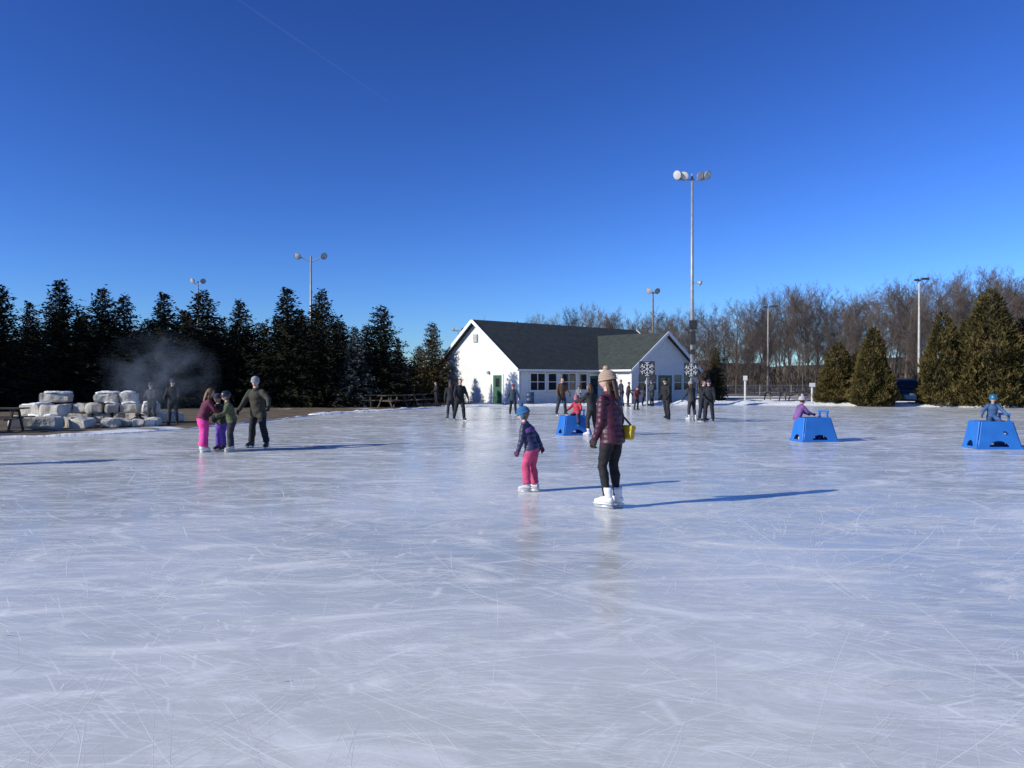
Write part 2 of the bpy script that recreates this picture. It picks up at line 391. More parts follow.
def bare(seed,H):
    r=random.Random(seed); b=MB()
    def seg(p,q,r0,r1,mi):
        d=(q-p).normalized(); a=d.orthogonal().normalized(); c=d.cross(a); vs=[]
        for pp,rad in((p,r0),(q,r1)):
            for k in range(3):
                an=2.094*k; vs.append(pp+a*rad*math.cos(an)+c*rad*math.sin(an))
        b.add(vs,[(0,1,4,3),(1,2,5,4),(2,0,3,5)],mi)
    NS=[7,4,3,3,2,1]; NC=[13,6,5,4,3,0]
    def grow(p,d,Ln,rad,lv):
        ns=NS[lv]; q=p
        for i in range(ns):
            wb=.04 if lv==0 else .09
            d=(d+Vector((r.gauss(0,wb),r.gauss(0,wb),r.gauss(0,.04)+.06))).normalized()
            q2=q+d*Ln/ns; ra=rad*(1-.75*i/ns); rb=rad*(1-.75*(i+1)/ns)
            seg(q,q2,max(ra,.008),max(rb,.006),0 if lv<2 else 1)
            if lv<5 and (lv>0 or i>=2):
                nc=NC[lv]/ns*(1.4 if lv==0 else 1); nc=int(nc)+(r.random()<nc%1)
                for _ in range(nc):
                    ax=d.orthogonal().normalized(); ax=Matrix.Rotation(r.uniform(0,6.28),3,d)@ax
                    ang=R(r.uniform(20,46)); nd=(d*math.cos(ang)+ax*math.sin(ang)+Vector((0,0,.12))).normalized()
                    f=r.random(); grow(q.lerp(q2,f),nd,Ln*(r.uniform(.28,.44) if lv==0 else r.uniform(.4,.58))*(1-.3*i/ns if lv==0 else 1),max(rb*.55,.008),lv+1)
            q=q2
    grow(Vector((0,0,-.2)),Vector((r.gauss(0,.03),r.gauss(0,.03),1)).normalized(),H,H*.011,0)
    mz=sorted(v[2] for v in b.v)[int(len(b.v)*.995)]; k=H/mz
    b.v=[(v[0]*k,v[1]*k,v[2]*k) for v in b.v]
    return b
bm_=[mat('bare_trunk',(.12,.10,.082),rough=.9,var=.3,scale=1),mat('bare_twigs',(.115,.090,.074),rough=.9,var=.3,scale=.5)]
BT=[bare(60+i,15.0).mesh('bare_tree_mesh',bm_) for i in range(6)]
tg=group('distant_bare_trees',(0,0,0)); r=random.Random(11)
def bt(u,d,H):
    x,y=brg(u,d); o=bpy.data.objects.new('bare_tree',BT[r.randrange(6)]); COL.objects.link(o); o.parent=tg
    o.location=(x,y,0); s=H/15; o.scale=(s*r.uniform(1.0,1.35),)*2+(s,); o.rotation_euler=(0,0,r.uniform(0,6.28))
def topv(u):
    xs=[380,500,540,590,640,700,735,760,790,830,870,920,980,1040,1300]; ys=[350,330,310,304,308,305,301,289,279,288,284,274,265,268,272]
    return float(np.interp(u,xs,ys))
for i in range(70):
    u=500+i*8.7+r.uniform(-6,6); d=r.uniform(102,118); bt(u,d,hgt(topv(u)+abs(r.gauss(0,11)),d))
for i in range(85):
    u=480+i*8.2+r.uniform(-6,6); d=r.uniform(120,150); bt(u,d,hgt(topv(u)+2+abs(r.gauss(0,10)),d))
for i in range(30):
    u=690+i*14+r.uniform(-6,6); d=r.uniform(88,100); bt(u,d,hgt(topv(u)+r.uniform(25,60),d))
b=MB()
for i in range(34000):
    u=r.uniform(470,1180); d=r.uniform(98,155); x,y=brg(u,d)
    z=abs(r.gauss(0,2.8))*(1+.6*noise.noise(Vector((x*.08,y*.08,0))))
    p=Vector((x,y,z-.3)); dd=Vector((r.gauss(0,.3),r.gauss(0,.3),1)).normalized()*r.uniform(.4,1.5); wv=dd.cross(Vector((r.uniform(-1,1),r.uniform(-1,1),.1))).normalized()*r.uniform(.015,.06)
    leafquads(b,[p],[dd],[wv],[0 if r.random()<.8 else (1 if r.random()<.6 else 2)])
b.obj('distant_brush',[mat('brush_a',(.075,.058,.048),rough=.95,var=.4,scale=.3),mat('brush_b',(.045,.042,.025),rough=.95,var=.4,scale=.3),mat('brush_c',(.11,.09,.07),rough=.95,var=.3,scale=.3)])

# ------------------------------------------------------------------ house
white=banded('white_siding',(.76,.77,.75),1.6,.03,rough=.6,strength=.8,var=.05)
trim=mat('white_trim',(.8,.8,.8),var=.04); 
glass=mat('window_glass',(.02,.025,.03),rough=.08,var=.3,scale=2)
def roofmat():
    m=mat('roof_shingles',(.030,.040,.036),col2=(.055,.067,.060),rough=.85,scale=2.5,detail=8)
    nt=m.node_tree; b=nt.nodes['Principled BSDF']; tc=nn(nt,'ShaderNodeTexCoord'); br=nn(nt,'ShaderNodeTexBrick'); br.inputs['Scale'].default_value=3
    br.inputs['Color1'].default_value=(.8,.8,.8,1); br.inputs['Color2'].default_value=(.5,.5,.5,1)
    nt.links.new(tc.outputs['Object'],br.inputs['Vector']); bp=nn(nt,'ShaderNodeBump'); bp.inputs['Distance'].default_value=.02
    nt.links.new(br.outputs['Color'],bp.inputs['Height']); nt.links.new(bp.outputs[0],b.inputs['Normal']); return m
roof=roofmat(); green=mat('green_door_paint',(.035,.11,.06),rough=.5,var=.1)
HG=group('white_lodge_building',(.5,54.5,0),R(40.3))
Lh=18; Wd=10; Ez=2.65; Pz=6.2
b=MB()
def prism(b,prof,axis,a0,a1,mi=0):
    n=len(prof)
    if axis=='x': vs=[(a0,p[0],p[1]) for p in prof]+[(a1,p[0],p[1]) for p in prof]
    else: vs=[(p[0],a0,p[1]) for p in prof]+[(p[0],a1,p[1]) for p in prof]
    fs=[tuple(range(n)),tuple(range(n,2*n))[::-1]]+[(i,(i+1)%n+0,(i+1)%n+n,i+n) for i in range(n)]
    b.add(vs,fs,mi)
prism(b,[(0,0),(Wd,0),(Wd,Ez),(Wd/2,Pz-.08),(0,Ez)],'x',0,Lh)
wx0,wx1,wp=8.2,16.0,5.35; wc=(wx0+wx1)/2
prism(b,[(wx0,0),(wx1,0),(wx1,Ez+.02),(wc,wp-.08),(wx0,Ez+.02)],'y',-3.3,-.003)
o=b.obj('walls',[white],HG)
b=MB(); sl_=(Pz-Ez)/(Wd/2); ov=.35; th=.14
def slab(pts,mi=0):
    vs=[Vector(p) for p in pts]; k=len(vs); b.add([v for v in vs]+[v-Vector((0,0,th)) for v in vs],[tuple(range(k)),tuple(range(k,2*k))[::-1]]+[(i,i+k,(i+1)%k+k,(i+1)%k) for i in range(k)],mi)
zt=.1
slab([(-.4,-ov,Ez-sl_*ov+zt),(Lh+.4,-ov,Ez-sl_*ov+zt),(Lh+.4,Wd/2,Pz+zt),(-.4,Wd/2,Pz+zt)])
slab([(-.4,Wd/2+.001,Pz+zt),(Lh+.4,Wd/2+.001,Pz+zt),(Lh+.4,Wd+ov,Ez-sl_*ov+zt),(-.4,Wd+ov,Ez-sl_*ov+zt)])
s2=(wp-Ez)/((wx1-wx0)/2); yr=(wp-Ez)/sl_
def wz(x): return wp-abs(x-wc)*s2+zt+.012
def vy(x): return (wz(x)-zt-Ez)/sl_+.02
slab([(wc,-3.7,wz(wc)),(wc,vy(wc),wz(wc)),(wx0-.35,vy(wx0-.35),wz(wx0-.35)),(wx0-.35,-3.7,wz(wx0-.35))])
slab([(wc+.001,-3.7,wz(wc)),(wx1+.35,-3.7,wz(wx1+.35)),(wx1+.35,vy(wx1+.35),wz(wx1+.35)),(wc+.001,vy(wc),wz(wc))])
b.obj('roof',[roof],HG)
b=MB()
def rake(p0,p1,t=.05,h=.24):
    p0=Vector(p0);p1=Vector(p1);d=p1-p0; L_=d.length; M=d.to_track_quat('X','Z').to_matrix(); b.box((p0+p1)/2,(L_,t,h),0,M)
for xx in(-.43,Lh+.43):
    rake((xx,-ov,Ez-sl_*ov+zt-.09),(xx,Wd/2,Pz+zt-.09)); rake((xx,Wd+ov,Ez-sl_*ov+zt-.09),(xx,Wd/2,Pz+zt-.09))
rake((wc,-3.73,wp+zt-.08),(wx0-.35,-3.73,wz(wx0-.35)-.09)); rake((wc,-3.73,wp+zt-.08),(wx1+.35,-3.73,wz(wx1+.35)-.09))
b.box((wx0/2-.3,-ov-.06,Ez-sl_*ov+.02),(wx0+.5,.12,.13)); b.box((wx0-.42,-2.1,wz(wx0-.35)-.08),(.12,3.2,.13))
for xx,yy in((-.025,-.025),(-.025,Wd+.025),(wx0-.03,-3.33),(wx1+.03,-3.33)): b.box((xx,yy,1.3),(.14,.14,2.6))
b.box((.16,-.08,1.2),(.08,.08,2.3))
b.obj('trim',[trim],HG)
fr=MB(); gl=MB(); dr=MB()
def window(pos,wid,z0,z1,axis,sgn,mun=1):
    def bx(m,a,z,da,dz,dep,proud):
        if axis=='y': m.box((pos[0]+a,pos[1]+sgn*(proud),z),(da,dep,dz))
        else: m.box((pos[0]+sgn*proud,pos[1]+a,z),(dep,da,dz))
    zc=(z0+z1)/2; h=z1-z0
    bx(gl,0,zc,wid,h,.02,.012)
    f=.09
    bx(fr,0,z1+f/2,wid+2*f,f,.08,.04); bx(fr,0,z0-f/2,wid+2*f+.1,f,.12,.06)
    bx(fr,-wid/2-f/2,zc,f,h,.07,.035); bx(fr,wid/2+f/2,zc,f,h,.07,.035)
    bx(fr,0,zc,wid,.05,.03,.03)
    for i in range(mun): bx(fr,-wid/2+wid*(i+1)/(mun+1),zc,.06,h,.025,.036)
for c,wd,mu in((1.75,1.4,1),(3.2,.8,0),(4.9,1.4,1),(6.4,.8,0)): window((c,0),wd,1.0,2.18,'y',-1,mu)
for c in(9.4,10.6,13.7,14.9): window((c,-3.3),.95,.95,2.15,'y',-1,0)
window((wx0,-1.3),1.2,1.0,2.15,'x',-1,1)
def door(m,axis,pos,wid,h,mi=0):
    if axis=='x':
        m.box((pos[0]-.025,pos[1],h/2),(.05,wid,h),mi)
        fr.box((pos[0]-.03,pos[1]-wid/2-.06,h/2),(.07,.12,h)); fr.box((pos[0]-.03,pos[1]+wid/2+.06,h/2),(.07,.12,h)); fr.box((pos[0]-.03,pos[1],h+.06),(.07,wid+.24,.12))
        gl.box((pos[0]-.055,pos[1],h*.74),(.012,wid*.45,h*.3))
        m.tube((pos[0]-.1,pos[1]-wid*.4,1.0),(pos[0]-.05,pos[1]-wid*.4,1.0),.03)
    else:
        m.box((pos[0],pos[1]-.025,h/2),(wid,.05,h),mi)
        fr.box((pos[0]-wid/2-.06,pos[1]-.03,h/2),(.12,.07,h)); fr.box((pos[0]+wid/2+.06,pos[1]-.03,h/2),(.12,.07,h)); fr.box((pos[0],pos[1]-.03,h+.06),(wid+.24,.07,.12))
        gl.box((pos[0],pos[1]-.055,h*.6),(wid*.7,.012,h*.6))
door(dr,'x',(0,2.35),1.0,2.08); door(dr,'y',(7.6,0),.9,2.05); door(dr,'y',(12.1,-3.3),1.7,2.1)
fr.obj('window_frames',[trim],HG); gl.obj('window_glass',[glass],HG); dr.obj('doors',[green],HG)
b=MB(); b.box((-.05,5,4.9),(.1,.5,.6)); 
for k in range(5): b.box((-.115,5,4.7+.1*k),(.03,.44,.03))
b.lathe((-.12,3.4,2.3),[(.0,.12),(.09,.1),(.11,-.05),(.06,-.12),(0,-.12)],n=10)
b.obj('gable_vent',[mat('vent_grey',(.45,.45,.45))],HG)
b=MB(); b.tube((12,5.5,5.8),(12,5.5,6.7),.06); b.tube((5,6,5.5),(5,6,6.5),.05); b.box((3.2,6.5,5.6),(.5,.5,.6)); b.obj('roof_vents',[mat('vent_dark',(.06,.06,.06))],HG)
b=MB(); b.box((4,-1.2,-.0),(9,2.4,.06)); b.box((-1.0,2.3,0),(2,3,.06)); b.obj('concrete_apron',[mat('concrete',(.36,.35,.33),bump=.3)],HG)

# ------------------------------------------------------------------ light poles
steel=mat('galvanized_steel',(.33,.34,.35),rough=.5,metal=.3,var=.15); darkm=mat('dark_metal',(.03,.03,.032),rough=.5)
wood=mat('weathered_wood',(.16,.13,.105),rough=.9,var=.3,scale=5,bump=.3)
lens=mat('lamp_lens',(.55,.55,.54),rough=.15,var=.05)
def flood(b,c,aim,rad=.3,mi=0,li=1):
    q=Vector(aim).normalized().to_track_quat('Z','Y').to_matrix()
    b.lathe(c,[(0,-rad*.9),(rad*.35,-rad*.88),(rad*.45,-rad*.5),(rad*.8,-rad*.25),(rad,.05),(rad*1.04,.08),(rad,.09)],n=18,mi=mi,M=q)
    b.lathe(c,[(rad*.99,.07),(rad*.6,.1),(0,.12)],n=18,mi=li,M=q)
def pole(u,d,H,r0,kind,col=steel,arm=.9,rad=.3,aim=(0,-1,-.5),rz=0):
    x,y=brg(u,d); g=group('floodlight_pole',(x,y,0),rz)
    b=MB(); b.loft([(0,0,-.1),(0,0,H*.5),(0,0,H)],[r0,r0*.78,r0*.5],[r0,r0*.78,r0*.5],n=12); b.lathe((0,0,0),[(r0*2,0),(r0*2,.06),(r0*1.1,.1)],n=12)
    b.obj('pole',[col],g,smooth=True)
    b=MB()
    if kind=='T':
        b.box((0,0,H-.1),(arm*2,.1,.1))
        for s in(-1,1):
            b.tube((s*arm,0,H-.1),(s*arm,-.02,H+.1),.03); flood(b,(s*arm,-.05,H+.12),(aim[0]+s*.35,aim[1],aim[2]),rad)
    elif kind=='T4':
        b.box((0,0,H-.25),(arm*2,.09,.09)); b.tube((0,0,H-.3),(0,0,H+.15),.05)
        for s in(-1,-.55,.55,1):
            b.tube((s*arm,0,H-.25),(s*arm,-.03,H),.025)
            flood(b,(s*arm,-.05,H+(.05 if abs(s)==1 else -.02)),(aim[0]+s*.9,aim[1],aim[2]),rad)
    elif kind=='cobra':
        b.tube((0,0,H-.15),(arm*.6,0,H+.1),.04); b.tube((arm*.6,0,H+.1),(arm,0,H+.12),.04); b.box((arm+.2,0,H+.1),(.5,.26,.15),1)
        b.tube((0,0,H-.15),(-arm*.5,0,H+.0),.04); b.box((-arm*.6,0,H),(.34,.22,.15),1)
    elif kind=='Y':
        for s in(-1,1): 
            b.tube((0,0,H-.5),(s*arm,0,H),.035); flood(b,(s*arm,-.03,H),(aim[0]+s*.4,aim[1],aim[2]),rad)
    b.obj('lamp_heads',[darkm if kind=='cobra' else steel,lens if kind!='cobra' else darkm],g,smooth=False)
    return g
g=pole(692,52,hgt(176,52),.14,'T4',arm=1.0,rad=.3,aim=(0,-1,-.45))
b=MB(); H0=hgt(283,52); b.tube((0,0,H0),(.45,-.1,H0),.03); flood(b,(.5,-.12,H0),(1,-.6,-.5),.17)
b.obj('side_lamp',[steel,lens],g)
b=MB(); z=hgt(325,52); b.box((0,-.22,z),(.5,.3,.6)); b.box((0,-.2,hgt(338,52)),(.34,.26,.9)); b.box((0,-.18,hgt(352,52)),(.3,.2,.3)); b.tube((0,-.02,1),(0,-.15,1),.05)
b.box((0,-.2,1.3),(.4,.2,.6)); b.obj('speaker_and_box',[darkm],g,bevel=.02)
pole(311,60,hgt(256,60),.13,'Y',arm=1.0,rad=.26,aim=(.3,-1,-.5))
pole(198,80,hgt(281,80),.13,'Y',arm=.55,rad=.28,col=steel)
pole(653,90,hgt(292,90),.16,'T',col=wood,arm=.45,rad=.36)
pole(768,92,hgt(307,92),.15,'cobra',col=mat('pale_pole',(.30,.27,.23),rough=.8),arm=.6)
pole(919,66,hgt(280,66),.13,'cobra',col=mat('pale_pole_near',(.45,.43,.39),rough=.8),arm=.35)
pole(458,98,hgt(330,98),.12,'T',arm=.6,rad=.22)

# ------------------------------------------------------------------ snowflake signs
def flake_sign(x,y,zc,s,post=True,rz=0):
    g=group('snowflake_sign',(x,y,0),rz); b=MB(); b.box((0,0,zc),(s,.05,s)); b.obj('panel',[mat('sign_dark',(.03,.035,.045),rough=.5)],g)
    b=MB()
    for k in range(6):
        M=Matrix.Rotation(k*math.pi/3,3,'Y')
        def p(xx,zz): return M@Vector((xx,0,zz))
        R_=s*.46; 
        def bar(a,c,wd=.05):
            a=Vector(a);c=Vector(c);d=(c-a); b.box((a+c)/2+Vector((0,-.04-.002*k,zc)),(d.length,.02,wd*s),0,d.to_track_quat('X','Y').to_matrix())
        bar(p(0,0),p(0,R_),.075)
        for f in(.45,.75):
            for sg in(-1,1): bar(p(0,R_*f),p(sg*R_*.30,R_*(f+.22)),.06)
    b.obj('snowflake',[mat('white_paint',(.8,.8,.8),var=.03)],g)
    b=MB(); 
    if post:
        b.tube((0,.06,-.05),(0,.06,zc+s*.5),.05); 
    b.box((0,.04,zc),(s*.9,.03,.06)); b.obj('post',[steel],g)
x,y=brg(647,49.5); flake_sign(x,y,hgt(369,49.5),1.0)
x,y=brg(691,50.8); flake_sign(x,y,hgt(370,50.8),.95)

# ------------------------------------------------------------------ stone blocks, fire, smoke
stone=mat('limestone',(.34,.31,.25),col2=(.64,.60,.52),rough=.95,scale=1.6,detail=9,bump=.9,bscale=5,bdist=.06)
def block(b,c,d,rot,seed,tl=0):
    n=5; idx={}; vs=[];fs=[]; MM=Matrix.Rotation(rot,3,'Z')@Matrix.Rotation(tl,3,'X')
    def vid(i,j,k):
        if (i,j,k) not in idx:
            p=Vector((i/n-.5,j/n-.5,k/n-.5)); e=sum(abs(abs(q)-.5)<1e-6 for q in p)
            p=Vector((p.x*d[0],p.y*d[1],p.z*d[2])); 
            if e>=2: p*=.94
            if e==3: p*=.95
            p+=noise.noise_vector(p*3+Vector((seed,seed*2,0)))*.07
            idx[(i,j,k)]=len(vs); vs.append(MM@p+Vector(c))
        return idx[(i,j,k)]
    for a in range(n):
        for e in range(n):
            for s in(0,n):
                for ax in range(3):
                    q=[]
                    for da,de in((0,0),(1,0),(1,1),(0,1)):
                        t=[0,0,0]; t[ax]=s; t[(ax+1)%3]=a+da; t[(ax+2)%3]=e+de; q.append(vid(*t))
                    fs.append(tuple(q if s==n else q[::-1]))
    b.add(vs,fs)
def blockwall(p0,p1,courses,h=.42,dep=.7,seed=1,name='stone_block_wall',gap=.0):
    r=random.Random(seed); b=MB(); sb=MB(); p0=Vector(p0);p1=Vector(p1); L_=(p1-p0).length; d=(p1-p0).normalized(); rot=math.atan2(d.y,d.x); nr=Vector((-d.y,d.x))
    g=group(name)
    for c in range(courses):
        t=r.uniform(0,.5)+c*.2
        end=L_-c*r.uniform(.2,.8)
        while t<end-.3:
            ln=min(r.uniform(.5,1.15),end-t); q=p0+d*(t+ln/2)+nr*r.uniform(-.12,.12)
            if c==courses-1 and r.random()<gap: t+=ln; continue
            block(b,(q.x,q.y,h*(c+.5)-.02),(ln-.05,dep*r.uniform(.8,1.1),h*r.uniform(.9,.99)),rot+r.gauss(0,.07),r.uniform(0,50),r.gauss(0,.03))
            if r.random()<.6 and c>=courses-2: block(sb,(q.x+r.uniform(-.1,.1),q.y-.05,h*(c+1)+.0),(ln*.75,dep*.8,.07),rot,r.uniform(0,9))
            t+=ln
    b.obj('blocks',[stone],g); sb.obj('snow_on_top',[snow],g,smooth=True)
blockwall((-18.6,28.6),(-15.6,27.8),2,seed=2,h=.40,gap=.3)
blockwall((-19.0,30.2),(-14.6,30.9),3,seed=5,h=.40,gap=.35)
blockwall((-15.0,30.2),(-13.2,31.0),2,seed=9,h=.4,gap=.2)
g=group('loose_stone_blocks'); b=MB(); block(b,(-16.2,26.8,.2),(1.0,.7,.42),.3,3); block(b,(-15.2,27.2,.16),(.7,.6,.34),-.3,7,.1); block(b,(-17.4,27.3,.18),(.8,.6,.38),.7,11,.08); block(b,(-14.4,27.6,.15),(.6,.5,.3),.2,13); b.obj('blocks',[stone],g)
g=group('fire_pit',(-13.9,28.6,0)); b=MB()
for k in range(11):
    a=k*6.283/11; block(b,(.65*math.cos(a),.65*math.sin(a),.12),(.34,.26,.26),a+1.57,k)
b.obj('stone_ring',[stone],g); b=MB()
for k in range(7):
    a=k*.9; b.tube((.4*math.cos(a),.4*math.sin(a),.05),(-.1*math.cos(a),-.1*math.sin(a),.42),.06,.05)
b.obj('logs',[mat('charred_wood',(.03,.022,.018),rough=.95)],g)
def smoke():
    b=MB(); b.sph((0,0,0),(1,1,1),24); o=b.obj('campfire_smoke',[],smooth=True,loc=(-13.3,28.9,1.9)); o.scale=(2.6,1.2,2.0)
    m=bpy.data.materials.new('smoke'); m.use_nodes=True; nt=m.node_tree; L=nt.links.new; nt.nodes.remove(nt.nodes['Principled BSDF'])
    v=nn(nt,'ShaderNodeVolumeScatter'); v.inputs['Color'].default_value=(.62,.76,.95,1)
    tc=nn(nt,'ShaderNodeTexCoord'); ln=nn(nt,'ShaderNodeVectorMath',operation='LENGTH'); L(tc.outputs['Object'],ln.inputs[0])
    f=nn(nt,'ShaderNodeMapRange'); f.inputs[1].default_value=.95;f.inputs[2].default_value=.15;f.inputs[3].default_value=0;f.inputs[4].default_value=1; L(ln.outputs['Value'],f.inputs[0])
    n=nn(nt,'ShaderNodeTexNoise'); n.inputs['Scale'].default_value=1.9; n.inputs['Detail'].default_value=3; n.inputs['Distortion'].default_value=1.2; L(tc.outputs['Object'],n.inputs['Vector'])
    r=nn(nt,'ShaderNodeMapRange'); r.inputs[1].default_value=.43;r.inputs[2].default_value=.8; r.inputs[4].default_value=.62; L(n.outputs['Fac'],r.inputs[0])
    mm=nn(nt,'ShaderNodeMath',operation='MULTIPLY'); L(f.outputs[0],mm.inputs[0]); L(r.outputs[0],mm.inputs[1]); L(mm.outputs[0],v.inputs['Density'])
    L(v.outputs[0],nt.nodes['Material Output'].inputs['Volume']); o.data.materials.append(m)
smoke()

# ------------------------------------------------------------------ picnic tables
def picnic(x,y,rz,col):
    g=group('picnic_table',(x,y,0),rz); b=MB()
    for i in range(5): b.box((0,-.3+.15*i,.75),(1.9,.135,.04))
    for s in(-1,1):
        for k in range(2): b.box((0,s*(.66+.15*k),.44),(1.9,.135,.04))
        for e in(-.65,.65):
            b.box((e,s*.45,.36),(.05,.10,.86),0,Matrix.Rotation(s*.5,3,'X'))
    for e in(-.6,.6): b.box((e,0,.42),(.04,1.6,.09)); b.box((e,0,.71),(.04,.7,.07))
    b.obj('table_and_benches',[col],g)
dw=mat('dark_wood',(.07,.055,.045),rough=.9,var=.3,scale=5)
x,y=brg(380,49); picnic(x,y,.3,dw); x,y=brg(403,51); picnic(x,y,-.2,dw); x,y=brg(428,54); picnic(x,y,.6,dw); x,y=brg(393,48); picnic(x,y,.9,dw); x,y=brg(415,51); picnic(x,y,1.2,wood)
picnic(-17.0,25.2,.25,dw); picnic(-18.6,24.5,-.3,dw)
x,y=brg(775,63); picnic(x,y,.1,wood); x,y=brg(800,66); picnic(x,y,.4,wood)

# ------------------------------------------------------------------ fence, sign posts, bin, suv
def chainfence(p0,p1,h=1.25):
    g=group('chain_link_fence'); b=MB(); p0=Vector((*p0,0));p1=Vector((*p1,0)); d=p1-p0; L_=d.length; d.normalize(); n=int(L_/3)
    for i in range(n+1):
        q=p0+d*L_*i/n; b.tube(q+Vector((0,0,-.1)),q+Vector((0,0,h+.05)),.035,n=6)
    b.tube(p0+Vector((0,0,h)),p1+Vector((0,0,h)),.025,n=6); b.tube(p0+Vector((0,0,.08)),p1+Vector((0,0,.08)),.015,n=5)
    st=.16; k=int(L_/st)
    for i in range(k):
        a=p0+d*i*st; 
        for s in(-1,1):
            e=a+d*s*h; 
            if 0<=(e-p0).dot(d)<=L_: b.tube(a+Vector((0,0,.05)),e+Vector((0,0,h)),.006,n=3)
    b.obj('posts_and_mesh',[steel],g)
x0,y0=brg(728,72); x1,y1=brg(822,74); chainfence((x0,y0),(x1,y1))
x0,y0=brg(925,70); x1,y1=brg(1060,68); chainfence((x0,y0),(x1,y1))
def signpost(u,d,h,wd,hh):
    x,y=brg(u,d); g=group('sign_post',(x,y,0)); b=MB(); b.box((0,0,h/2),(.1,.1,h)); b.box((0,-.08,h-hh/2),(wd,.03,hh)); b.obj('post_and_panel',[trim],g)
signpost(745,58,2.05,.3,.35); signpost(812,60,1.5,.45,.3)
def bin_(x,y):
    g=group('trash_barrel',(x,y,0)); b=MB(); b.lathe((0,0,0),[(0,0),(.27,0),(.28,.3),(.3,.31),(.28,.32),(.29,.62),(.31,.63),(.29,.64),(.3,.88),(.31,.9),(.27,.9),(.26,.3)],n=18); b.obj('barrel',[mat('barrel_blue',(.03,.06,.12),rough=.5)],g,smooth=True)
x,y=brg(530,53); bin_(x,y)
def suv(x,y,rz):
    g=group('parked_suv',(x,y,0),rz); body=mat('black_car_paint',(.012,.013,.016),rough=.25,var=.1,coat=.6)
    prof=[(-2.3,.35),(-2.35,.75),(-2.25,1.05),(-2.0,1.62),(-1.7,1.82),(.45,1.80),(.75,1.70),(1.25,1.14),(2.1,1.0),(2.32,.8),(2.35,.4),(1.95,.32),(-1.95,.32)]
    b=MB(); n=len(prof)
    def ring(yy): return [(p[0],yy*(1-.16*max(0,p[1]-1.0)/.7),p[1]) for p in prof]
    vs=ring(-.93)+ring(.93); b.add(vs,[tuple(range(n)),tuple(range(n,2*n))[::-1]]+[(i,i+n,(i+1)%n+n,(i+1)%n) for i in range(n)])
    b.obj('body',[body],g,bevel=.06)
    b=MB()
    for s in(-1,1):
        for (a0,a1) in((-1.85,-.95),(-.88,.0),(.06,.78)):
            y0=s*.94*(1-.16*.1/.7)+s*.012; y1=s*.94*(1-.16*.6/.7)+s*.012
            b.add([(a0,y0,1.08),(a1+ (.3 if a1>.5 else 0),y0,1.08),(a1-.05,y1,1.6),(a0+.1,y1,1.6)],[(0,1,2,3)] if s<0 else [(3,2,1,0)])
    b.add([(.88,-.76,1.58),(.88,.76,1.58),(1.29,.84,1.15),(1.29,-.84,1.15)],[(3,2,1,0)]); b.add([(-2.06,-.76,1.56),(-2.06,.76,1.56),(-2.28,.84,1.12),(-2.28,-.84,1.12)],[(0,1,2,3)])
    b.obj('windows',[glass],g)
    b=MB()
    for s in(-1,1):
        for xx in(-1.42,1.42):
            M=Matrix.Rotation(R(90),3,'X'); b.lathe((xx,s*.86,.36),[(0,-.12),(.22,-.12),(.34,-.12),(.37,-.06),(.37,.06),(.34,.12),(.22,.12),(.2,.08),(0,.08)],n=20,M=M)
            b.lathe((xx,s*.985,.36),[(0,-.01),(.2,-.01),(.21,.0),(.2,.01),(0,.01)],n=14,mi=1,M=M)
    b.obj('wheels',[mat('tyre',(.02,.02,.02)),steel],g)
    b=MB(); b.box((2.34,-.65,.78),(.06,.36,.14)); b.box((2.34,.65,.78),(.06,.36,.14)); b.obj('headlights',[lens],g)
    b=MB(); b.box((-2.34,-.75,.95),(.06,.16,.4)); b.box((-2.34,.75,.95),(.06,.16,.4)); b.obj('tail_lights',[mat('red_lens',(.3,.01,.01),rough=.2)],g)
x,y=brg(905,52.5); suv(x,y,R(238))

# ------------------------------------------------------------------ contrail
b=MB(); vs=[];fs=[]; P0=Vector((-760,1900,1000)); P1=Vector((-440,2760,1000)); n=40
d=(P1-P0).normalized(); nr=Vector((-d.y,d.x,0))
for i in range(n+1):
    t=i/n; q=P0.lerp(P1,t); ww=(5+4*noise.noise(Vector((t*9,0,0))))*(1-.6*t); vs+=[q+nr*ww,q-nr*ww]
for i in range(n): fs.append((2*i,2*i+1,2*i+3,2*i+2))
b.add(vs,fs)
m=bpy.data.materials.new('contrail'); m.use_nodes=True; nt=m.node_tree; nt.nodes.remove(nt.nodes['Principled BSDF'])
t1=nn(nt,'ShaderNodeBsdfTransparent'); t2=nn(nt,'ShaderNodeBsdfTranslucent'); mx=nn(nt,'ShaderNodeMixShader'); mx.inputs[0].default_value=.026
nt.links.new(t1.outputs[0],mx.inputs[1]); nt.links.new(t2.outputs[0],mx.inputs[2]); nt.links.new(mx.outputs[0],nt.nodes['Material Output'].inputs[0])
b.obj('contrail_cloud',[m])

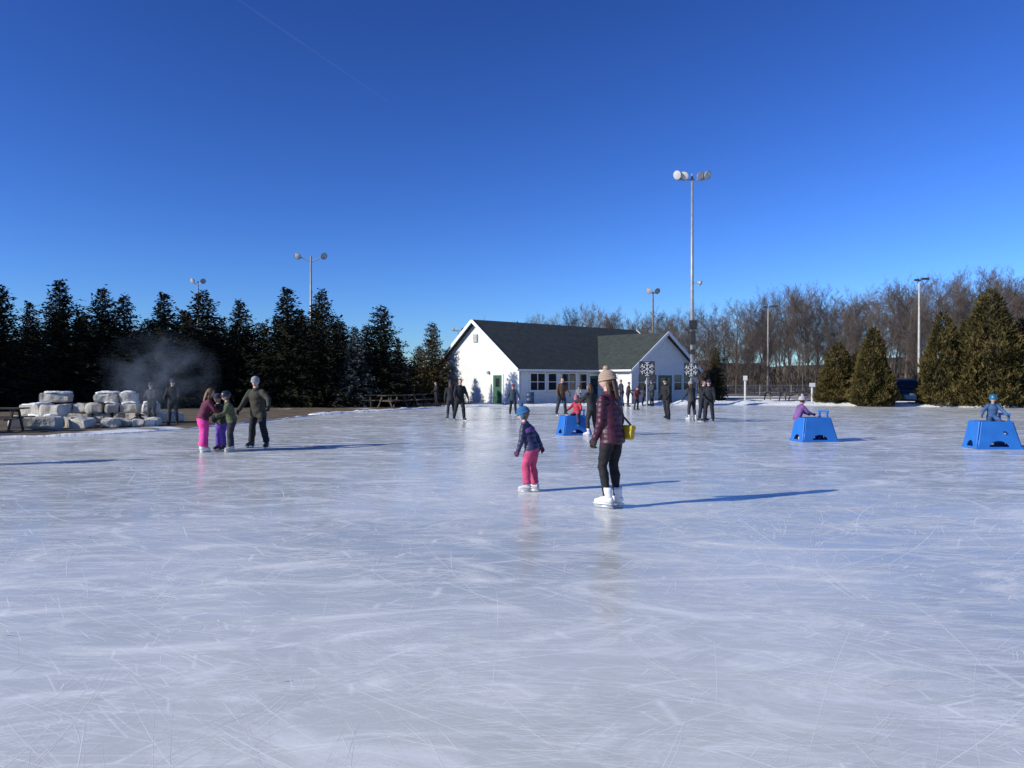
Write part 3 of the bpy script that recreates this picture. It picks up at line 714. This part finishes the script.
# ------------------------------------------------------------------ people
skinm=mat('skin',(.52,.33,.25),rough=.55,var=.08,scale=10)
lipm=mat('lips',(.4,.16,.13),rough=.5); eyew=mat('eye_white',(.7,.7,.68),rough=.2,var=.02); eyed=mat('eye_dark',(.03,.02,.015),rough=.2)
DEP=bpy.context.evaluated_depsgraph_get
def remesh(b,vox,smooth=4):
    me=b.mesh('tmp',[]); o=bpy.data.objects.new('tmp',me); COL.objects.link(o)
    md=o.modifiers.new('r','REMESH'); md.mode='VOXEL'; md.voxel_size=vox; md.use_smooth_shade=True
    sm2=o.modifiers.new('s','SMOOTH'); sm2.factor=.5; sm2.iterations=smooth
    dg=DEP(); dg.update(); ev=o.evaluated_get(dg); out=bpy.data.meshes.new_from_object(ev)
    bpy.data.objects.remove(o); return out
def headmesh(hh):
    n,m=36,26; b=MB(); vs=[];fs=[]
    g=lambda t,s: math.exp(-(t/s)**2)
    for i in range(m+1):
        ph=math.pi*i/m; z=math.cos(ph)
        for j in range(n):
            a=2*math.pi*j/n; x=math.sin(ph)*math.cos(a); y=math.sin(ph)*math.sin(a)
            X=x*.34;Y=y*.41;Z=z*.5
            if z<0: X*=1-.30*(-z)**1.4; 
            if z<0 and y<0: Y*=1-.35*(-z)
            if y>0:
                Y+=.085*g(x,.13)*g(z+.22,.17)+.02*g(x,.1)*g(z-.05,.2)
                Y-=.035*(g(x-.38,.18)+g(x+.38,.18))*g(z-.02,.14)
                Y+=.02*g(z-.22,.1)*g(x,.5)+.022*g(x,.22)*g(z+.52,.07)+.03*g(x,.25)*g(z+.82,.12)
            vs.append((X*hh,Y*hh,Z*hh))
    for i in range(m):
        for j in range(n):
            a=i*n+j;c=i*n+(j+1)%n; fs.append((a,a+n,c+n,c))
    b.add(vs,fs,0)
    for s in(-1,1):
        b.sph((s*.135*hh,.325*hh,.01*hh),.045*hh,10,1); b.sph((s*.135*hh,.362*hh,.01*hh),.02*hh,8,2)
        b.sph((s*.335*hh,-.02*hh,-.02*hh),(.03*hh,.06*hh,.1*hh),8,0)
        b.sph((s*.14*hh,.39*hh,.1*hh),(.075*hh,.02*hh,.013*hh),8,2)
    b.sph((0,.405*hh,-.26*hh),(.09*hh,.025*hh,.025*hh),8,3)
    return b
def person(name,x,y,H,heading,pose=None,look=None,vox=.02):
    P=dict(lean=5,tilt=0,L=(2,4,6),Rr=(2,4,6),aL=(5,10,20),aR=(5,10,20),yaw=0,pitch=0,toe=8,seat=None); P.update(pose or {})
    K=dict(jacket=(.02,.02,.025),pants=(.015,.015,.018),hat=None,hatc=(.05,.05,.05),pom=False,hair=(.07,.04,.025),hairlen='short',boots=(.02,.02,.02),glove=(.02,.02,.02),puffer=False,hem=-.05,bulk=.010,hs=1.0,skates=True,pants_bulk=.004,leg_col=None,shw=1.0); K.update(look or {})
    g=group(name,(x,y,0),R(heading))
    Hb=H/(1+.12*(K['hs']-1)); hh=.135*H*K['hs']
    if K['skates']: Hb*=.97
    V=Vector
    la=R(P['lean']); ti=R(P['tilt'])
    sp=V((math.sin(ti),math.sin(la),math.cos(la)*math.cos(ti))).normalized()
    sd=V((1,0,0))
    ank_h=.045*Hb+(.055*H/1.7 if K['skates'] else .01)
    def leg(s,t):
        f,ab,kn=[R(q) for q in t]
        hip=V((s*.052,0,-.01))*Hb
        d1=V((s*math.sin(ab),math.sin(f),-math.cos(f)*math.cos(ab))).normalized(); kn_=hip+d1*.232*Hb
        f2=f-kn; d2=V((s*math.sin(ab)*.9,math.sin(f2),-math.cos(f2)*math.cos(ab))).normalized(); an=kn_+d2*.232*Hb
        return hip,kn_,an
    legs={-1:leg(-1,P['L']),1:leg(1,P['Rr'])}
    if P['seat'] is not None: off=P['seat']
    else: off=ank_h-min(legs[-1][2].z,legs[1][2].z)
    O=V((0,0,off)); legs={s:tuple(q+O for q in legs[s]) for s in legs}
    pel=O.copy()
    if P['seat'] is None:
        c=(legs[-1][2]+legs[1][2])/2; sh=V((-c.x,-c.y,0)); pel+=sh; legs={s:tuple(q+sh for q in legs[s]) for s in legs}
    up=lambda t: pel+sp*t*Hb
    b=MB(); bk=K['bulk']; lab=[]; sw=K['shw']
    hem=K['hem']
    hs_=[hem-.004,hem+.004,0,.07,.15,.225,.272,.30,.325]
    rx=[.088+bk,.100+bk,.097+bk,.086+bk,.093+bk,.106*sw+bk*.8,.098*sw+bk*.5,.06+bk*.5,.040]
    ry=[.068+bk,.078+bk,.078+bk,.066+bk,.068+bk,.070+bk,.060+bk*.6,.05,.040]
    if hem>0: hs_=[hem-.004,hem+.004,.05,.07]+hs_[4:]; rx=[.088+bk]+[.09+bk]*3+rx[4:]; ry=[.068+bk]+[.07+bk]*3+ry[4:]
    b.loft([up(t) for t in hs_],[q*Hb for q in rx],[q*Hb for q in ry],side=sd,n=20)
    b.loft([up(t) for t in(-.055,-.03,0,.04,.08)],[q*Hb for q in(.06,.088,.092,.086,.08)],[q*Hb for q in(.05,.072,.076,.068,.06)],side=sd,n=18)
    arms={}
    for s,t in((-1,P['aL']),(1,P['aR'])):
        f,ab,el=[R(q) for q in t]
        shd=up(.272)+sd*s*.098*Hb*sw
        d1=V((s*math.sin(ab),math.sin(f)*math.cos(ab),-math.cos(f)*math.cos(ab))).normalized(); e=shd+d1*.165*Hb
        f2=f+el; ab2=ab*.6-.08; d2=V((s*math.sin(ab2),math.sin(f2)*math.cos(ab2),-math.cos(f2)*math.cos(ab2))).normalized(); wr=e+d2*.140*Hb
        arms[s]=(shd,e,wr,d2)
        b.cap(shd,e,(.034+bk*.7)*Hb,(.028+bk*.6)*Hb); b.cap(e,wr,(.028+bk*.6)*Hb,(.020+bk*.5)*Hb)
        lab+= [(shd,e,.034*Hb,'j'),(e,wr,.028*Hb,'j')]
    pb=K['pants_bulk']
    for s in legs:
        hip,kn_,an=legs[s]; mid=hip.lerp(kn_,.35); cal=kn_.lerp(an,.3)+V((0,-.006*Hb,0))
        b.loft([hip+V((0,0,.02))*Hb,hip,mid,kn_.lerp(hip,.12),kn_,cal,kn_.lerp(an,.75),an+V((0,0,.012))*Hb],
               [q*Hb for q in(.045,.055+pb,.052+pb,.038+pb,.036+pb,.037+pb,.027+pb*1.6,.026+pb*1.8)],[q*Hb for q in(.05,.060+pb,.056+pb,.040+pb,.039+pb,.040+pb,.029+pb*1.6,.028+pb*1.8)],side=sd,n=14)
    me=remesh(b,vox*H/1.7 if vox>.011 else vox,4)
    jm=cloth(K['jacket'],K['puffer']); pm=cloth(K['pants']); me.materials.clear(); me.materials.append(jm); me.materials.append(pm); 
    nf=len(me.polygons); C=np.empty(nf*3); me.polygons.foreach_get('center',C); C=C.reshape(-1,3)
    def dseg(a,c,r_):
        a=np.array(a);c=np.array(c);ab_=c-a; t=np.clip(((C-a)@ab_)/(ab_@ab_),0,1); return np.linalg.norm(C-(a+t[:,None]*ab_),axis=1)-r_
    darm=np.min([dseg(a,c,r_) for a,c,r_,_ in lab],axis=0)
    dleg=np.min([np.minimum(dseg(legs[s][0],legs[s][1],.05*Hb),dseg(legs[s][1],legs[s][2],.035*Hb)) for s in legs],axis=0)
    al=(C-np.array(pel))@np.array(sp)
    isj=(al>(hem-.006)*Hb)
    if P['seat'] is not None: isj&=~((dleg<.0) & (dleg<darm))|(al>.03*Hb)
    isj|=(darm<dleg)&(darm<.03*Hb)
    me.polygons.foreach_set('material_index',np.where(isj,0,1).astype(np.int32)); me.polygons.foreach_set('use_smooth',[True]*nf)
    # soft cloth folds
    nv=len(me.vertices); VV=np.empty(nv*3); me.vertices.foreach_get('co',VV); VV=VV.reshape(-1,3); NN=np.empty(nv*3); me.vertices.foreach_get('normal',NN); NN=NN.reshape(-1,3)
    amp=.010*H/1.7
    for i in range(nv):
        q=VV[i]; VV[i]+=NN[i]*amp*noise.noise(Vector((q[0]*9+x,q[1]*9,q[2]*16)))
    me.vertices.foreach_set('co',VV.ravel()); me.update()
    me.name='clothed_body'; o=bpy.data.objects.new('clothed_body',me); COL.objects.link(o); o.parent=g
    hy=R(P['yaw']); hp=R(P['pitch'])
    nb=up(.315); hd=(sp*.7+V((0,.10,.75))).normalized(); hc=nb+hd*(.028*Hb+hh*.52)
    b=MB(); b.loft([up(.29),nb,hc-hd*hh*.25],[.04*Hb,.034*Hb,.033*Hb],[.04*Hb,.034*Hb,.034*Hb],n=12)
    ck=MB(); ck.loft([up(.295),up(.318),up(.338)],[.058*Hb,.050*Hb,.044*Hb],[.056*Hb,.050*Hb,.046*Hb],n=16,side=sd); ck.obj('collar',[jm],g,smooth=True)
    b.obj('neck',[skinm],g,smooth=True)
    ho=headmesh(hh).obj('head',[skinm,eyew,eyed,lipm],g,smooth=True,loc=hc); ho.rotation_euler=(hp,0,hy)
    b=MB(); hm=mat('hair_%03d'%int(K['hair'][0]*999),K['hair'],rough=.6,var=.35,scale=40)
    n,m=28,20; vs=[];fs=[]
    for i in range(m+1):
        ph=math.pi*i/m
        for j in range(n):
            a=2*math.pi*j/n; xx=math.sin(ph)*math.cos(a); yy=math.sin(ph)*math.sin(a); zz=math.cos(ph)
            face=(yy>.25 and zz<.5) or (yy>-.2 and zz<-.05)
            k=1.07 if not face else .90
            if zz<-.45: k=.9
            k+= .012*math.sin(a*9+zz*5)
            vs.append((xx*.355*hh*k,yy*.42*hh*k-.01*hh,zz*.5*hh*k))
    for i in range(m):
        for j in range(n):
            a=i*n+j;c=i*n+(j+1)%n; fs.append((a,a+n,c+n,c))
    b.add(vs,fs)
    if K['hairlen']=='long':
        b.loft([(0,-.25*hh,.2*hh),(0,-.38*hh,-.1*hh),(0,-.44*hh,-.55*hh),(0,-.46*hh,-.9*hh),(0,-.42*hh,-1.15*hh),(0,-.40*hh,-1.3*hh)],[q*hh for q in(.25,.32,.31,.26,.17,.06)],[q*hh for q in(.1,.14,.12,.10,.07,.03)],side=sd,n=16)
        for s in(-1,1): b.loft([(s*.3*hh,-.05*hh,.1*hh),(s*.34*hh,-.10*hh,-.4*hh),(s*.33*hh,-.12*hh,-.8*hh),(s*.28*hh,-.12*hh,-1.0*hh)],[q*hh for q in(.05,.07,.07,.03)],[q*hh for q in(.10,.12,.10,.03)],side=sd,n=10)
    ho=b.obj('hair',[hm],g,smooth=True,loc=hc); ho.rotation_euler=(hp,0,hy)
    if K['hat']:
        hm2=banded('knit_%03d_%03d_%03d'%tuple(int(q*999) for q in K['hatc']),K['hatc'],14,.01,rough=.9,strength=.7,profile='SIN') if K['hat']=='beanie' else mat('helmet_%03d_%03d_%03d'%tuple(int(q*999) for q in K['hatc']),K['hatc'],rough=.3,var=.05)
        b=MB(); k=1.17 if K['hat']=='beanie' else 1.28
        prof=[(1.0,.03),(1.06,.04),(1.08,.12),(1.06,.2),(1.0,.22),(.99,.45),(.9,.72),(.7,.93),(.42,1.06),(.15,1.1),(0,1.11)] if K['hat']=='beanie' else [(1.0,-.05),(1.03,0),(1.02,.25),(.94,.6),(.75,.88),(.45,1.03),(.15,1.08),(0,1.08)]
        b.lathe((0,0,0),prof,n=28); b.v=[(vx*.35*hh*k,vy*.42*hh*k*1.0-.03*hh,vz*.5*hh*(1.06 if K['hat']=='beanie' else 1.12)+.02*hh) for vx,vy,vz in b.v]
        if K['hat']=='helmet':
            for s in(-1,1): b.tube((s*.40*hh,.02*hh,.02*hh),(s*.12*hh,.12*hh,-.5*hh),.018*hh,n=5)
            for s in(-.5,0,.5): b.box((s*.4*hh,-.05*hh,.6*hh-abs(s)*.08*hh),(.05*hh,.5*hh,.04*hh))
        else:
            for s in(-1,1):
                if K.get('flaps'): b.loft([(s*.37*hh,0,.1*hh),(s*.37*hh,.02*hh,-.2*hh),(s*.33*hh,.05*hh,-.38*hh)],[.04*hh,.04*hh,.02*hh],[.17*hh,.14*hh,.05*hh],n=10)
        if K['pom']:
            vs0=len(b.v); b.sph((0,-.03*hh,.68*hh),.17*hh,14)
            for i in range(vs0,len(b.v)):
                q=V(b.v[i]); c0=V((0,-.03*hh,.68*hh)); q=c0+(q-c0)*(1+.3*noise.noise(q*90)); b.v[i]=tuple(q)
        ho=b.obj('hat' if K['hat']=='beanie' else 'helmet',[hm2],g,smooth=True,loc=hc); ho.rotation_euler=(hp-.06,0,hy)
    b=MB(); gm=cloth(K['glove']) if K['glove'] else skinm; gt=1.25 if K['glove'] else 1.0
    for s in arms:
        shd,e,wr,d=arms[s]; pn=V((s*-1,0,0)); pn=(pn-d*pn.dot(d)).normalized(); wv=d.cross(pn).normalized()
        if wv.y<0: wv=-wv
        pl=.055*Hb; b.loft([wr-d*.012*Hb,wr+d*.012*Hb,wr+d*pl*.6,wr+d*pl],[q*Hb*gt for q in(.016,.020,.024,.022)],[q*Hb*gt for q in(.013,.011,.011,.009)],side=wv,n=12)
        for i,(o_,fl) in enumerate(((.017,.040),(.006,.045),(-.005,.042),(-.016,.033))):
            p0=wr+d*pl*.96+wv*o_*Hb*gt; bend=.45+.1*i; d1=(d*math.cos(bend)+pn*math.sin(bend)).normalized(); d2_=(d*math.cos(bend*2.2)+pn*math.sin(bend*2.2)).normalized()
            p1=p0+d1*fl*.52*Hb; p2=p1+d2_*fl*.48*Hb; b.cap(p0,p1,.0055*Hb*gt,.005*Hb*gt,n=7); b.cap(p1,p2,.005*Hb*gt,.0042*Hb*gt,n=7)
        p0=wr+d*.018*Hb+wv*.018*Hb*gt; p1=p0+(d*.7+wv*.6+pn*.3).normalized()*.025*Hb; p2=p1+(d*.9+wv*.15+pn*.4).normalized()*.02*Hb
        b.cap(p0,p1,.0075*Hb*gt,.006*Hb*gt,n=7); b.cap(p1,p2,.006*Hb*gt,.0048*Hb*gt,n=7)
    b.obj('hands',[gm],g,smooth=True)
    bo=MB(); sc=H/1.7
    for s in legs:
        an=legs[s][2]; yaw=-s*R(P['toe']); fwd=V((math.sin(-yaw),math.cos(yaw),0)); 
        if P['seat'] is not None: fwd=(fwd+V((0,0,.15))).normalized()
        sdv=fwd.cross(V((0,0,1))).normalized(); upv=sdv.cross(fwd)
        c=lambda f_,z_: an+fwd*f_*sc+upv*z_*sc
        bo.loft([c(-.02,-.03),c(-.018,.02),c(-.012,.08),c(-.012,.125)],[q*sc for q in(.038,.042,.048,.053)],[q*sc for q in(.055,.056,.058,.06)],side=sdv,n=14,mi=0)
        bo.loft([c(-.085,-.035),c(-.07,-.03),c(-.01,-.018),c(.06,-.028),c(.12,-.042),c(.16,-.048),c(.178,-.052)],[q*sc for q in(.02,.036,.042,.044,.046,.036,.014)],[q*sc for q in(.022,.04,.052,.042,.030,.024,.010)],side=sdv,n=14,mi=0)
        M=Matrix((sdv,fwd,upv)).transposed()
        bo.box(c(.045,-.076),(.072*sc,.26*sc,.014*sc),0 if K['boots'][0]>.3 else 1,M)
        if K['skates']:
            for f_ in(-.04,.11): bo.box(c(f_,-.092),(.018*sc,.06*sc,.024*sc),2,M)
            bo.box(c(.045,-.116),(.005*sc,.26*sc,.026*sc),2,M)
            bo.box(c(.176,-.108),(.005*sc,.012*sc,.03*sc),2,M)
        for q in range(4): bo.box(c(.035+.017*q,.012-.016*q+.018),(.045*sc,.005*sc,.006*sc),1,M)
    bo.obj('skates' if K['skates'] else 'boots',[mat('boot_%03d'%int(K['boots'][0]*999),K['boots'],rough=.4,var=.08),mat('sole_dark',(.03,.025,.02)) if K['boots'][0]<.3 else mat('sole_tan',(.12,.08,.05)),mat('blade_steel',(.6,.61,.62),rough=.45,metal=.5)],g,smooth=True)
    return g,dict(pel=pel,up=up,legs=legs,arms=arms,hc=hc,Hb=Hb,sp=sp)

# --- the woman in the maroon jacket
x,y=brg(612,9.99)
g,J=person('skating_woman',x,y,1.77,48,dict(lean=6,L=(13,1,24),Rr=(6,0,14),aL=(0,7,22),aR=(-8,9,34),yaw=22,pitch=-6,toe=3),
 dict(jacket=(.060,.009,.026),pants=(.010,.010,.012),hat='beanie',hatc=(.42,.30,.22),pom=True,hair=(.075,.038,.02),hairlen='long',boots=(.80,.79,.77),glove=(.03,.02,.02),puffer=True,hem=-.06,bulk=.010,pants_bulk=-.001,shw=.93),vox=.011)
b=MB(); c=J['up'](.02)+Vector((.165,-.08,0)); Mx=Matrix.Rotation(.15,3,'Y')
b.box(c,(.10,.28,.18),0,Mx); b.box(c+Vector((.012,0,.06)),(.11,.29,.07),0,Mx); b.obj('shoulder_bag',[mat('yellow_leather',(.55,.36,.015),rough=.5)],g,bevel=.025)
b=MB()
pts=[c+Vector((-.0,-.1,.1)),J['up'](.15)+Vector((.06,-.15,0)),J['up'](.24)+Vector((-.03,-.14,0)),J['up'](.30)+Vector((-.085,-.04,.0)),J['up'](.24)+Vector((-.03,.14,0)),J['up'](.12)+Vector((.09,.13,0)),c+Vector((0,.1,.1))]
b.loft(pts,[.015]*7,[.006]*7,side=(0,0,1),n=6); b.obj('bag_strap',[mat('strap',(.05,.03,.02))],g)
# --- child in pink snow pants
x,y=brg(531,11.5)
g,J=person('skating_child',x,y,1.26,68,dict(lean=17,L=(14,6,20),Rr=(6,5,14),aL=(4,12,15),aR=(-34,22,12),yaw=6,pitch=-14,toe=10),
 dict(jacket=(.028,.028,.08),pants=(.50,.06,.15),hat='beanie',hatc=(.03,.13,.30),pom=True,flaps=True,hair=(.2,.11,.05),hairlen='short',boots=(.6,.58,.6),glove=(.12,.03,.09),puffer=True,hem=-.03,bulk=.016,hs=1.22,pants_bulk=.014,shw=.93),vox=.012)
b=MB(); up=J['up']
b.loft([up(.19),up(.205),up(.235),up(.25)],[.140,.144,.144,.132],[.117,.119,.117,.107],side=(1,0,0),n=22,caps=False); b.obj('jacket_yoke',[cloth((.13,.06,.22))],g,smooth=True)
# --- left group
x,y=brg(203,17.9); person('skating_girl',x,y,1.50,-55,dict(lean=18,L=(10,7,14),Rr=(4,6,10),aL=(35,12,40),aR=(30,12,45),pitch=-12),dict(jacket=(.11,.018,.045),pants=(.72,.05,.30),hairlen='long',hair=(.16,.08,.035),boots=(.7,.7,.7),glove=(.03,.03,.03),hem=-.02,bulk=.016,pants_bulk=.024,hs=1.08))
x,y=brg(221,18.3); person('skating_child',x,y,1.34,150,dict(lean=12,L=(10,5,14),Rr=(6,5,12),aL=(25,18,30),aR=(30,14,30),pitch=-8),dict(jacket=(.05,.06,.03),pants=(.16,.08,.42),hat='beanie',hatc=(.05,.05,.06),hair=(.12,.07,.04),boots=(.05,.05,.05),hem=-.03,bulk=.018,pants_bulk=.016,hs=1.15))
x,y=brg(231,18.0); person('skating_child',x,y,1.40,120,dict(lean=14,L=(12,5,16),Rr=(4,6,10),aL=(30,10,40),aR=(20,14,35),pitch=-8),dict(jacket=(.07,.085,.04),pants=(.02,.02,.03),hat='helmet',hatc=(.03,.03,.035),boots=(.5,.5,.5),hem=-.02,bulk=.018,pants_bulk=.014,hs=1.12))
x,y=brg(259,18.9); person('skating_man',x,y,1.78,165,dict(lean=10,L=(16,16,18),Rr=(-4,14,10),aL=(22,48,20),aR=(18,24,20),yaw=15,pitch=-8,toe=14),dict(jacket=(.040,.038,.026),pants=(.012,.012,.014),hat='beanie',hatc=(.30,.31,.33),hem=-.07,bulk=.018,pants_bulk=.012,boots=(.03,.03,.03)))
person('skating_man',-11.3,14.7,1.75,-80,dict(lean=10,L=(15,8,20),Rr=(-5,8,12),aL=(20,20,20),aR=(-15,20,20)),dict(jacket=(.05,.05,.08)))
for (u,d,H,h,jc) in((152,29.8,1.58,170,(.02,.018,.02)),(173,29.3,1.70,195,(.012,.012,.014))):
    x,y=brg(u,d); person('bystander',x,y,H,h,dict(aL=(20,14,50),aR=(15,14,60)),dict(jacket=jc,skates=False,hat='beanie',hem=-.06,bulk=.016))
# mid-field skaters
x,y=brg(459,32.0); person('skating_man',x,y,1.76,200,dict(lean=8,L=(12,7,16),Rr=(-6,8,16),aL=(10,20,25),aR=(10,16,30)),dict(jacket=(.010,.010,.012),pants=(.010,.010,.012),hem=-.07,bulk=.016,pants_bulk=.01))
x,y=brg(451,32.8); person('skating_woman',x,y,1.68,10,dict(lean=10,L=(-10,6,14),Rr=(16,6,20),aL=(-15,16,20),aR=(20,16,30)),dict(jacket=(.016,.016,.02),pants=(.02,.02,.026),hat='beanie',hatc=(.04,.04,.05),hairlen='long',hem=-.06,bulk=.014))
x,y=brg(513,37.5); person('skating_child',x,y,1.5,180,dict(lean=8,L=(14,6,20),Rr=(-6,6,8),aL=(20,30,20),aR=(-5,26,30)),dict(jacket=(.03,.05,.07),pants=(.015,.015,.02),hat='beanie',hatc=(.3,.05,.08),hs=1.1,bulk=.018,pants_bulk=.01))
x,y=brg(561,37.0); person('skating_man',x,y,1.84,205,dict(lean=6,L=(14,7,18),Rr=(-6,7,8),aL=(20,14,30),aR=(-5,14,30)),dict(jacket=(.10,.055,.03),pants=(.02,.022,.035),hair=(.05,.03,.02),hem=-.06,bulk=.016,pants_bulk=.008))
x,y=brg(592,22.9); person('skating_woman',x,y,1.58,40,dict(lean=10,L=(12,5,18),Rr=(2,5,10),aL=(40,8,40),aR=(40,8,40)),dict(jacket=(.015,.014,.018),pants=(.02,.018,.022),hairlen='long',hair=(.09,.045,.025),boots=(.6,.6,.6),hem=-.05,bulk=.014))
x,y=brg(668,32.8); person('skating_man',x,y,1.80,130,dict(lean=9,L=(16,7,20),Rr=(-10,6,14),aL=(20,20,20),aR=(-10,16,40)),dict(jacket=(.010,.010,.013),pants=(.012,.012,.016),hat='beanie',hatc=(.02,.02,.02),hem=-.07,bulk=.014,pants_bulk=.01))
x,y=brg(692,32.0); person('skating_woman',x,y,1.64,30,dict(lean=7,L=(10,5,14),Rr=(0,5,6),aL=(20,12,30),aR=(10,12,30)),dict(jacket=(.03,.03,.034),pants=(.02,.02,.03),hat='beanie',hatc=(.3,.28,.26),hairlen='long',boots=(.6,.6,.6),bulk=.014))
x,y=brg(702,31.4); person('skating_man',x,y,1.68,230,dict(lean=6,L=(12,6,18),Rr=(0,6,8),aL=(14,12,30),aR=(10,12,50)),dict(jacket=(.012,.012,.018),pants=(.012,.014,.03),bulk=.014,pants_bulk=.01))
x,y=brg(709,30.8); person('skating_man',x,y,1.70,160,dict(lean=4,L=(4,6,8),Rr=(2,6,8),aL=(10,14,30),aR=(18,10,60)),dict(jacket=(.010,.012,.016),pants=(.010,.010,.014),hat='beanie',hatc=(.02,.02,.05),bulk=.014,pants_bulk=.01))
rp=random.Random(5)
for (u,d,H,h,jc,pc) in [(579,49,1.35,160,(.20,.21,.23),(.03,.03,.05)),(622,51,1.75,110,(.02,.02,.03),(.03,.04,.08)),(628,50,1.6,250,(.03,.03,.03),(.02,.02,.03)),(636,44,1.35,210,(.12,.03,.03),(.02,.02,.03)),(645,52,1.72,200,(.015,.015,.02),(.02,.02,.02)),(652,51,1.7,130,(.03,.04,.06),(.02,.02,.025)),(437,50,1.6,120,(.012,.012,.015),(.015,.015,.02))]:
    x,y=brg(u,d); person('bystander',x,y,H,h,dict(lean=rp.uniform(2,10),L=(rp.uniform(0,14),5,rp.uniform(5,16)),Rr=(rp.uniform(-4,6),5,6),aL=(rp.uniform(0,30),12,rp.uniform(15,70)),aR=(rp.uniform(0,30),12,rp.uniform(15,70))),dict(jacket=jc,pants=pc,skates=False,hat=rp.choice(['beanie',None]),hatc=(rp.uniform(.02,.2),rp.uniform(.02,.1),rp.uniform(.02,.15)),bulk=.015),vox=.028)

# ------------------------------------------------------------------ skating aids
blue=mat('blue_plastic',(.022,.15,.50),rough=.4,var=.10,scale=3)
def aid(x,y,rz,s=1.0):
    g=group('skating_aid_walker',(x,y,0),rz); b=MB(); B=[(-.46,-.32),(.46,-.32),(.46,.32),(-.46,.32)]; T=[(-.36,-.25),(.30,-.25),(.30,.25),(-.36,.25)]; h=.62*s
    for i in range(4):
        b0=Vector((B[i][0]*s,B[i][1]*s,.03)); b1=Vector((B[(i+1)%4][0]*s,B[(i+1)%4][1]*s,.03)); t0=Vector((T[i][0]*s,T[i][1]*s,h)); t1=Vector((T[(i+1)%4][0]*s,T[(i+1)%4][1]*s,h))
        def P(a,c): return b0.lerp(b1,a).lerp(t0.lerp(t1,a),c)
        ar=[P(.5+.24*math.cos(t),.0+.26*math.sin(t)) for t in [math.pi*k/10 for k in range(10,-1,-1)]]
        vs=[P(0,.0)]+[P(0,.5)]+[P(.0,1)]+[P(q,1) for q in(.2,.35,.5,.65,.8)]+[P(1,1),P(1,.5),P(1,0)]
        k=len(vs); b.add(vs+ar,[(j,j+1,k+j+1,k+j) for j in range(k-1)])
    b.add([(T[i][0]*s,T[i][1]*s,h) for i in range(4)],[(0,1,2,3)])
    o=b.obj('shell',[blue],g); md=o.modifiers.new('s','SOLIDIFY'); md.thickness=.035; md.offset=-1
    md=o.modifiers.new('b','BEVEL'); md.width=.015; md.segments=2
    b=MB()
    for sy in(-1,1):
        b.box((0,sy*.325*s,.03),(1.0*s,.06,.06)); b.box((.26*s,sy*.19*s,h+.08),(.05,.05,.18))
        for q in(-1,1): b.box((q*.32*s-.02,sy*.300*s,.3*s),(.05,.035,.46*s),0,Matrix.Rotation(-q*.12,3,'Y')@Matrix.Rotation(sy*.12,3,'X'))
    for sx in(-1,1): b.box((sx*.465*s,0,.032),(.055,.57*s,.055))
    b.tube((.26*s,-.25*s,h+.17),(.26*s,.25*s,h+.17),.028,n=10)
    b.obj('runners_and_handle',[blue],g,bevel=.012)
    return g
x,y=brg(814,21.1); aid(x,y,.12,1.05)
xk,yk=brg(798,21.3); person('skating_child',xk,yk,1.24,-80,dict(lean=20,L=(8,6,14),Rr=(14,6,22),aL=(40,8,30),aR=(40,8,30),pitch=4),dict(jacket=(.18,.08,.24),pants=(.55,.06,.14),hat='beanie',hatc=(.45,.40,.45),pom=True,hs=1.25,bulk=.02,pants_bulk=.014,boots=(.6,.6,.6)))
x,y=brg(992,18.9); aid(x,y,-.1,1.08); 
person('skating_child',x,y,1.12,165,dict(lean=10,seat=.76,L=(72,14,70),Rr=(72,14,70),aL=(20,42,25),aR=(20,42,25),pitch=-5),dict(jacket=(.04,.10,.22),pants=(.03,.05,.12),hat='helmet',hatc=(.02,.12,.22),hs=1.25,bulk=.02,pants_bulk=.014,hem=.0))
x,y=brg(574,23.6); aid(x,y,.3,.95)
person('skating_child',x+.1,y+.0,1.10,150,dict(lean=8,seat=.68,L=(74,14,72),Rr=(74,14,72),aL=(30,30,30),aR=(30,30,30)),dict(jacket=(.45,.04,.07),pants=(.04,.04,.10),hat='beanie',hatc=(.5,.12,.2),hs=1.25,bulk=.02,hem=0.,pants_bulk=.014))
print('objects',len(bpy.data.objects))
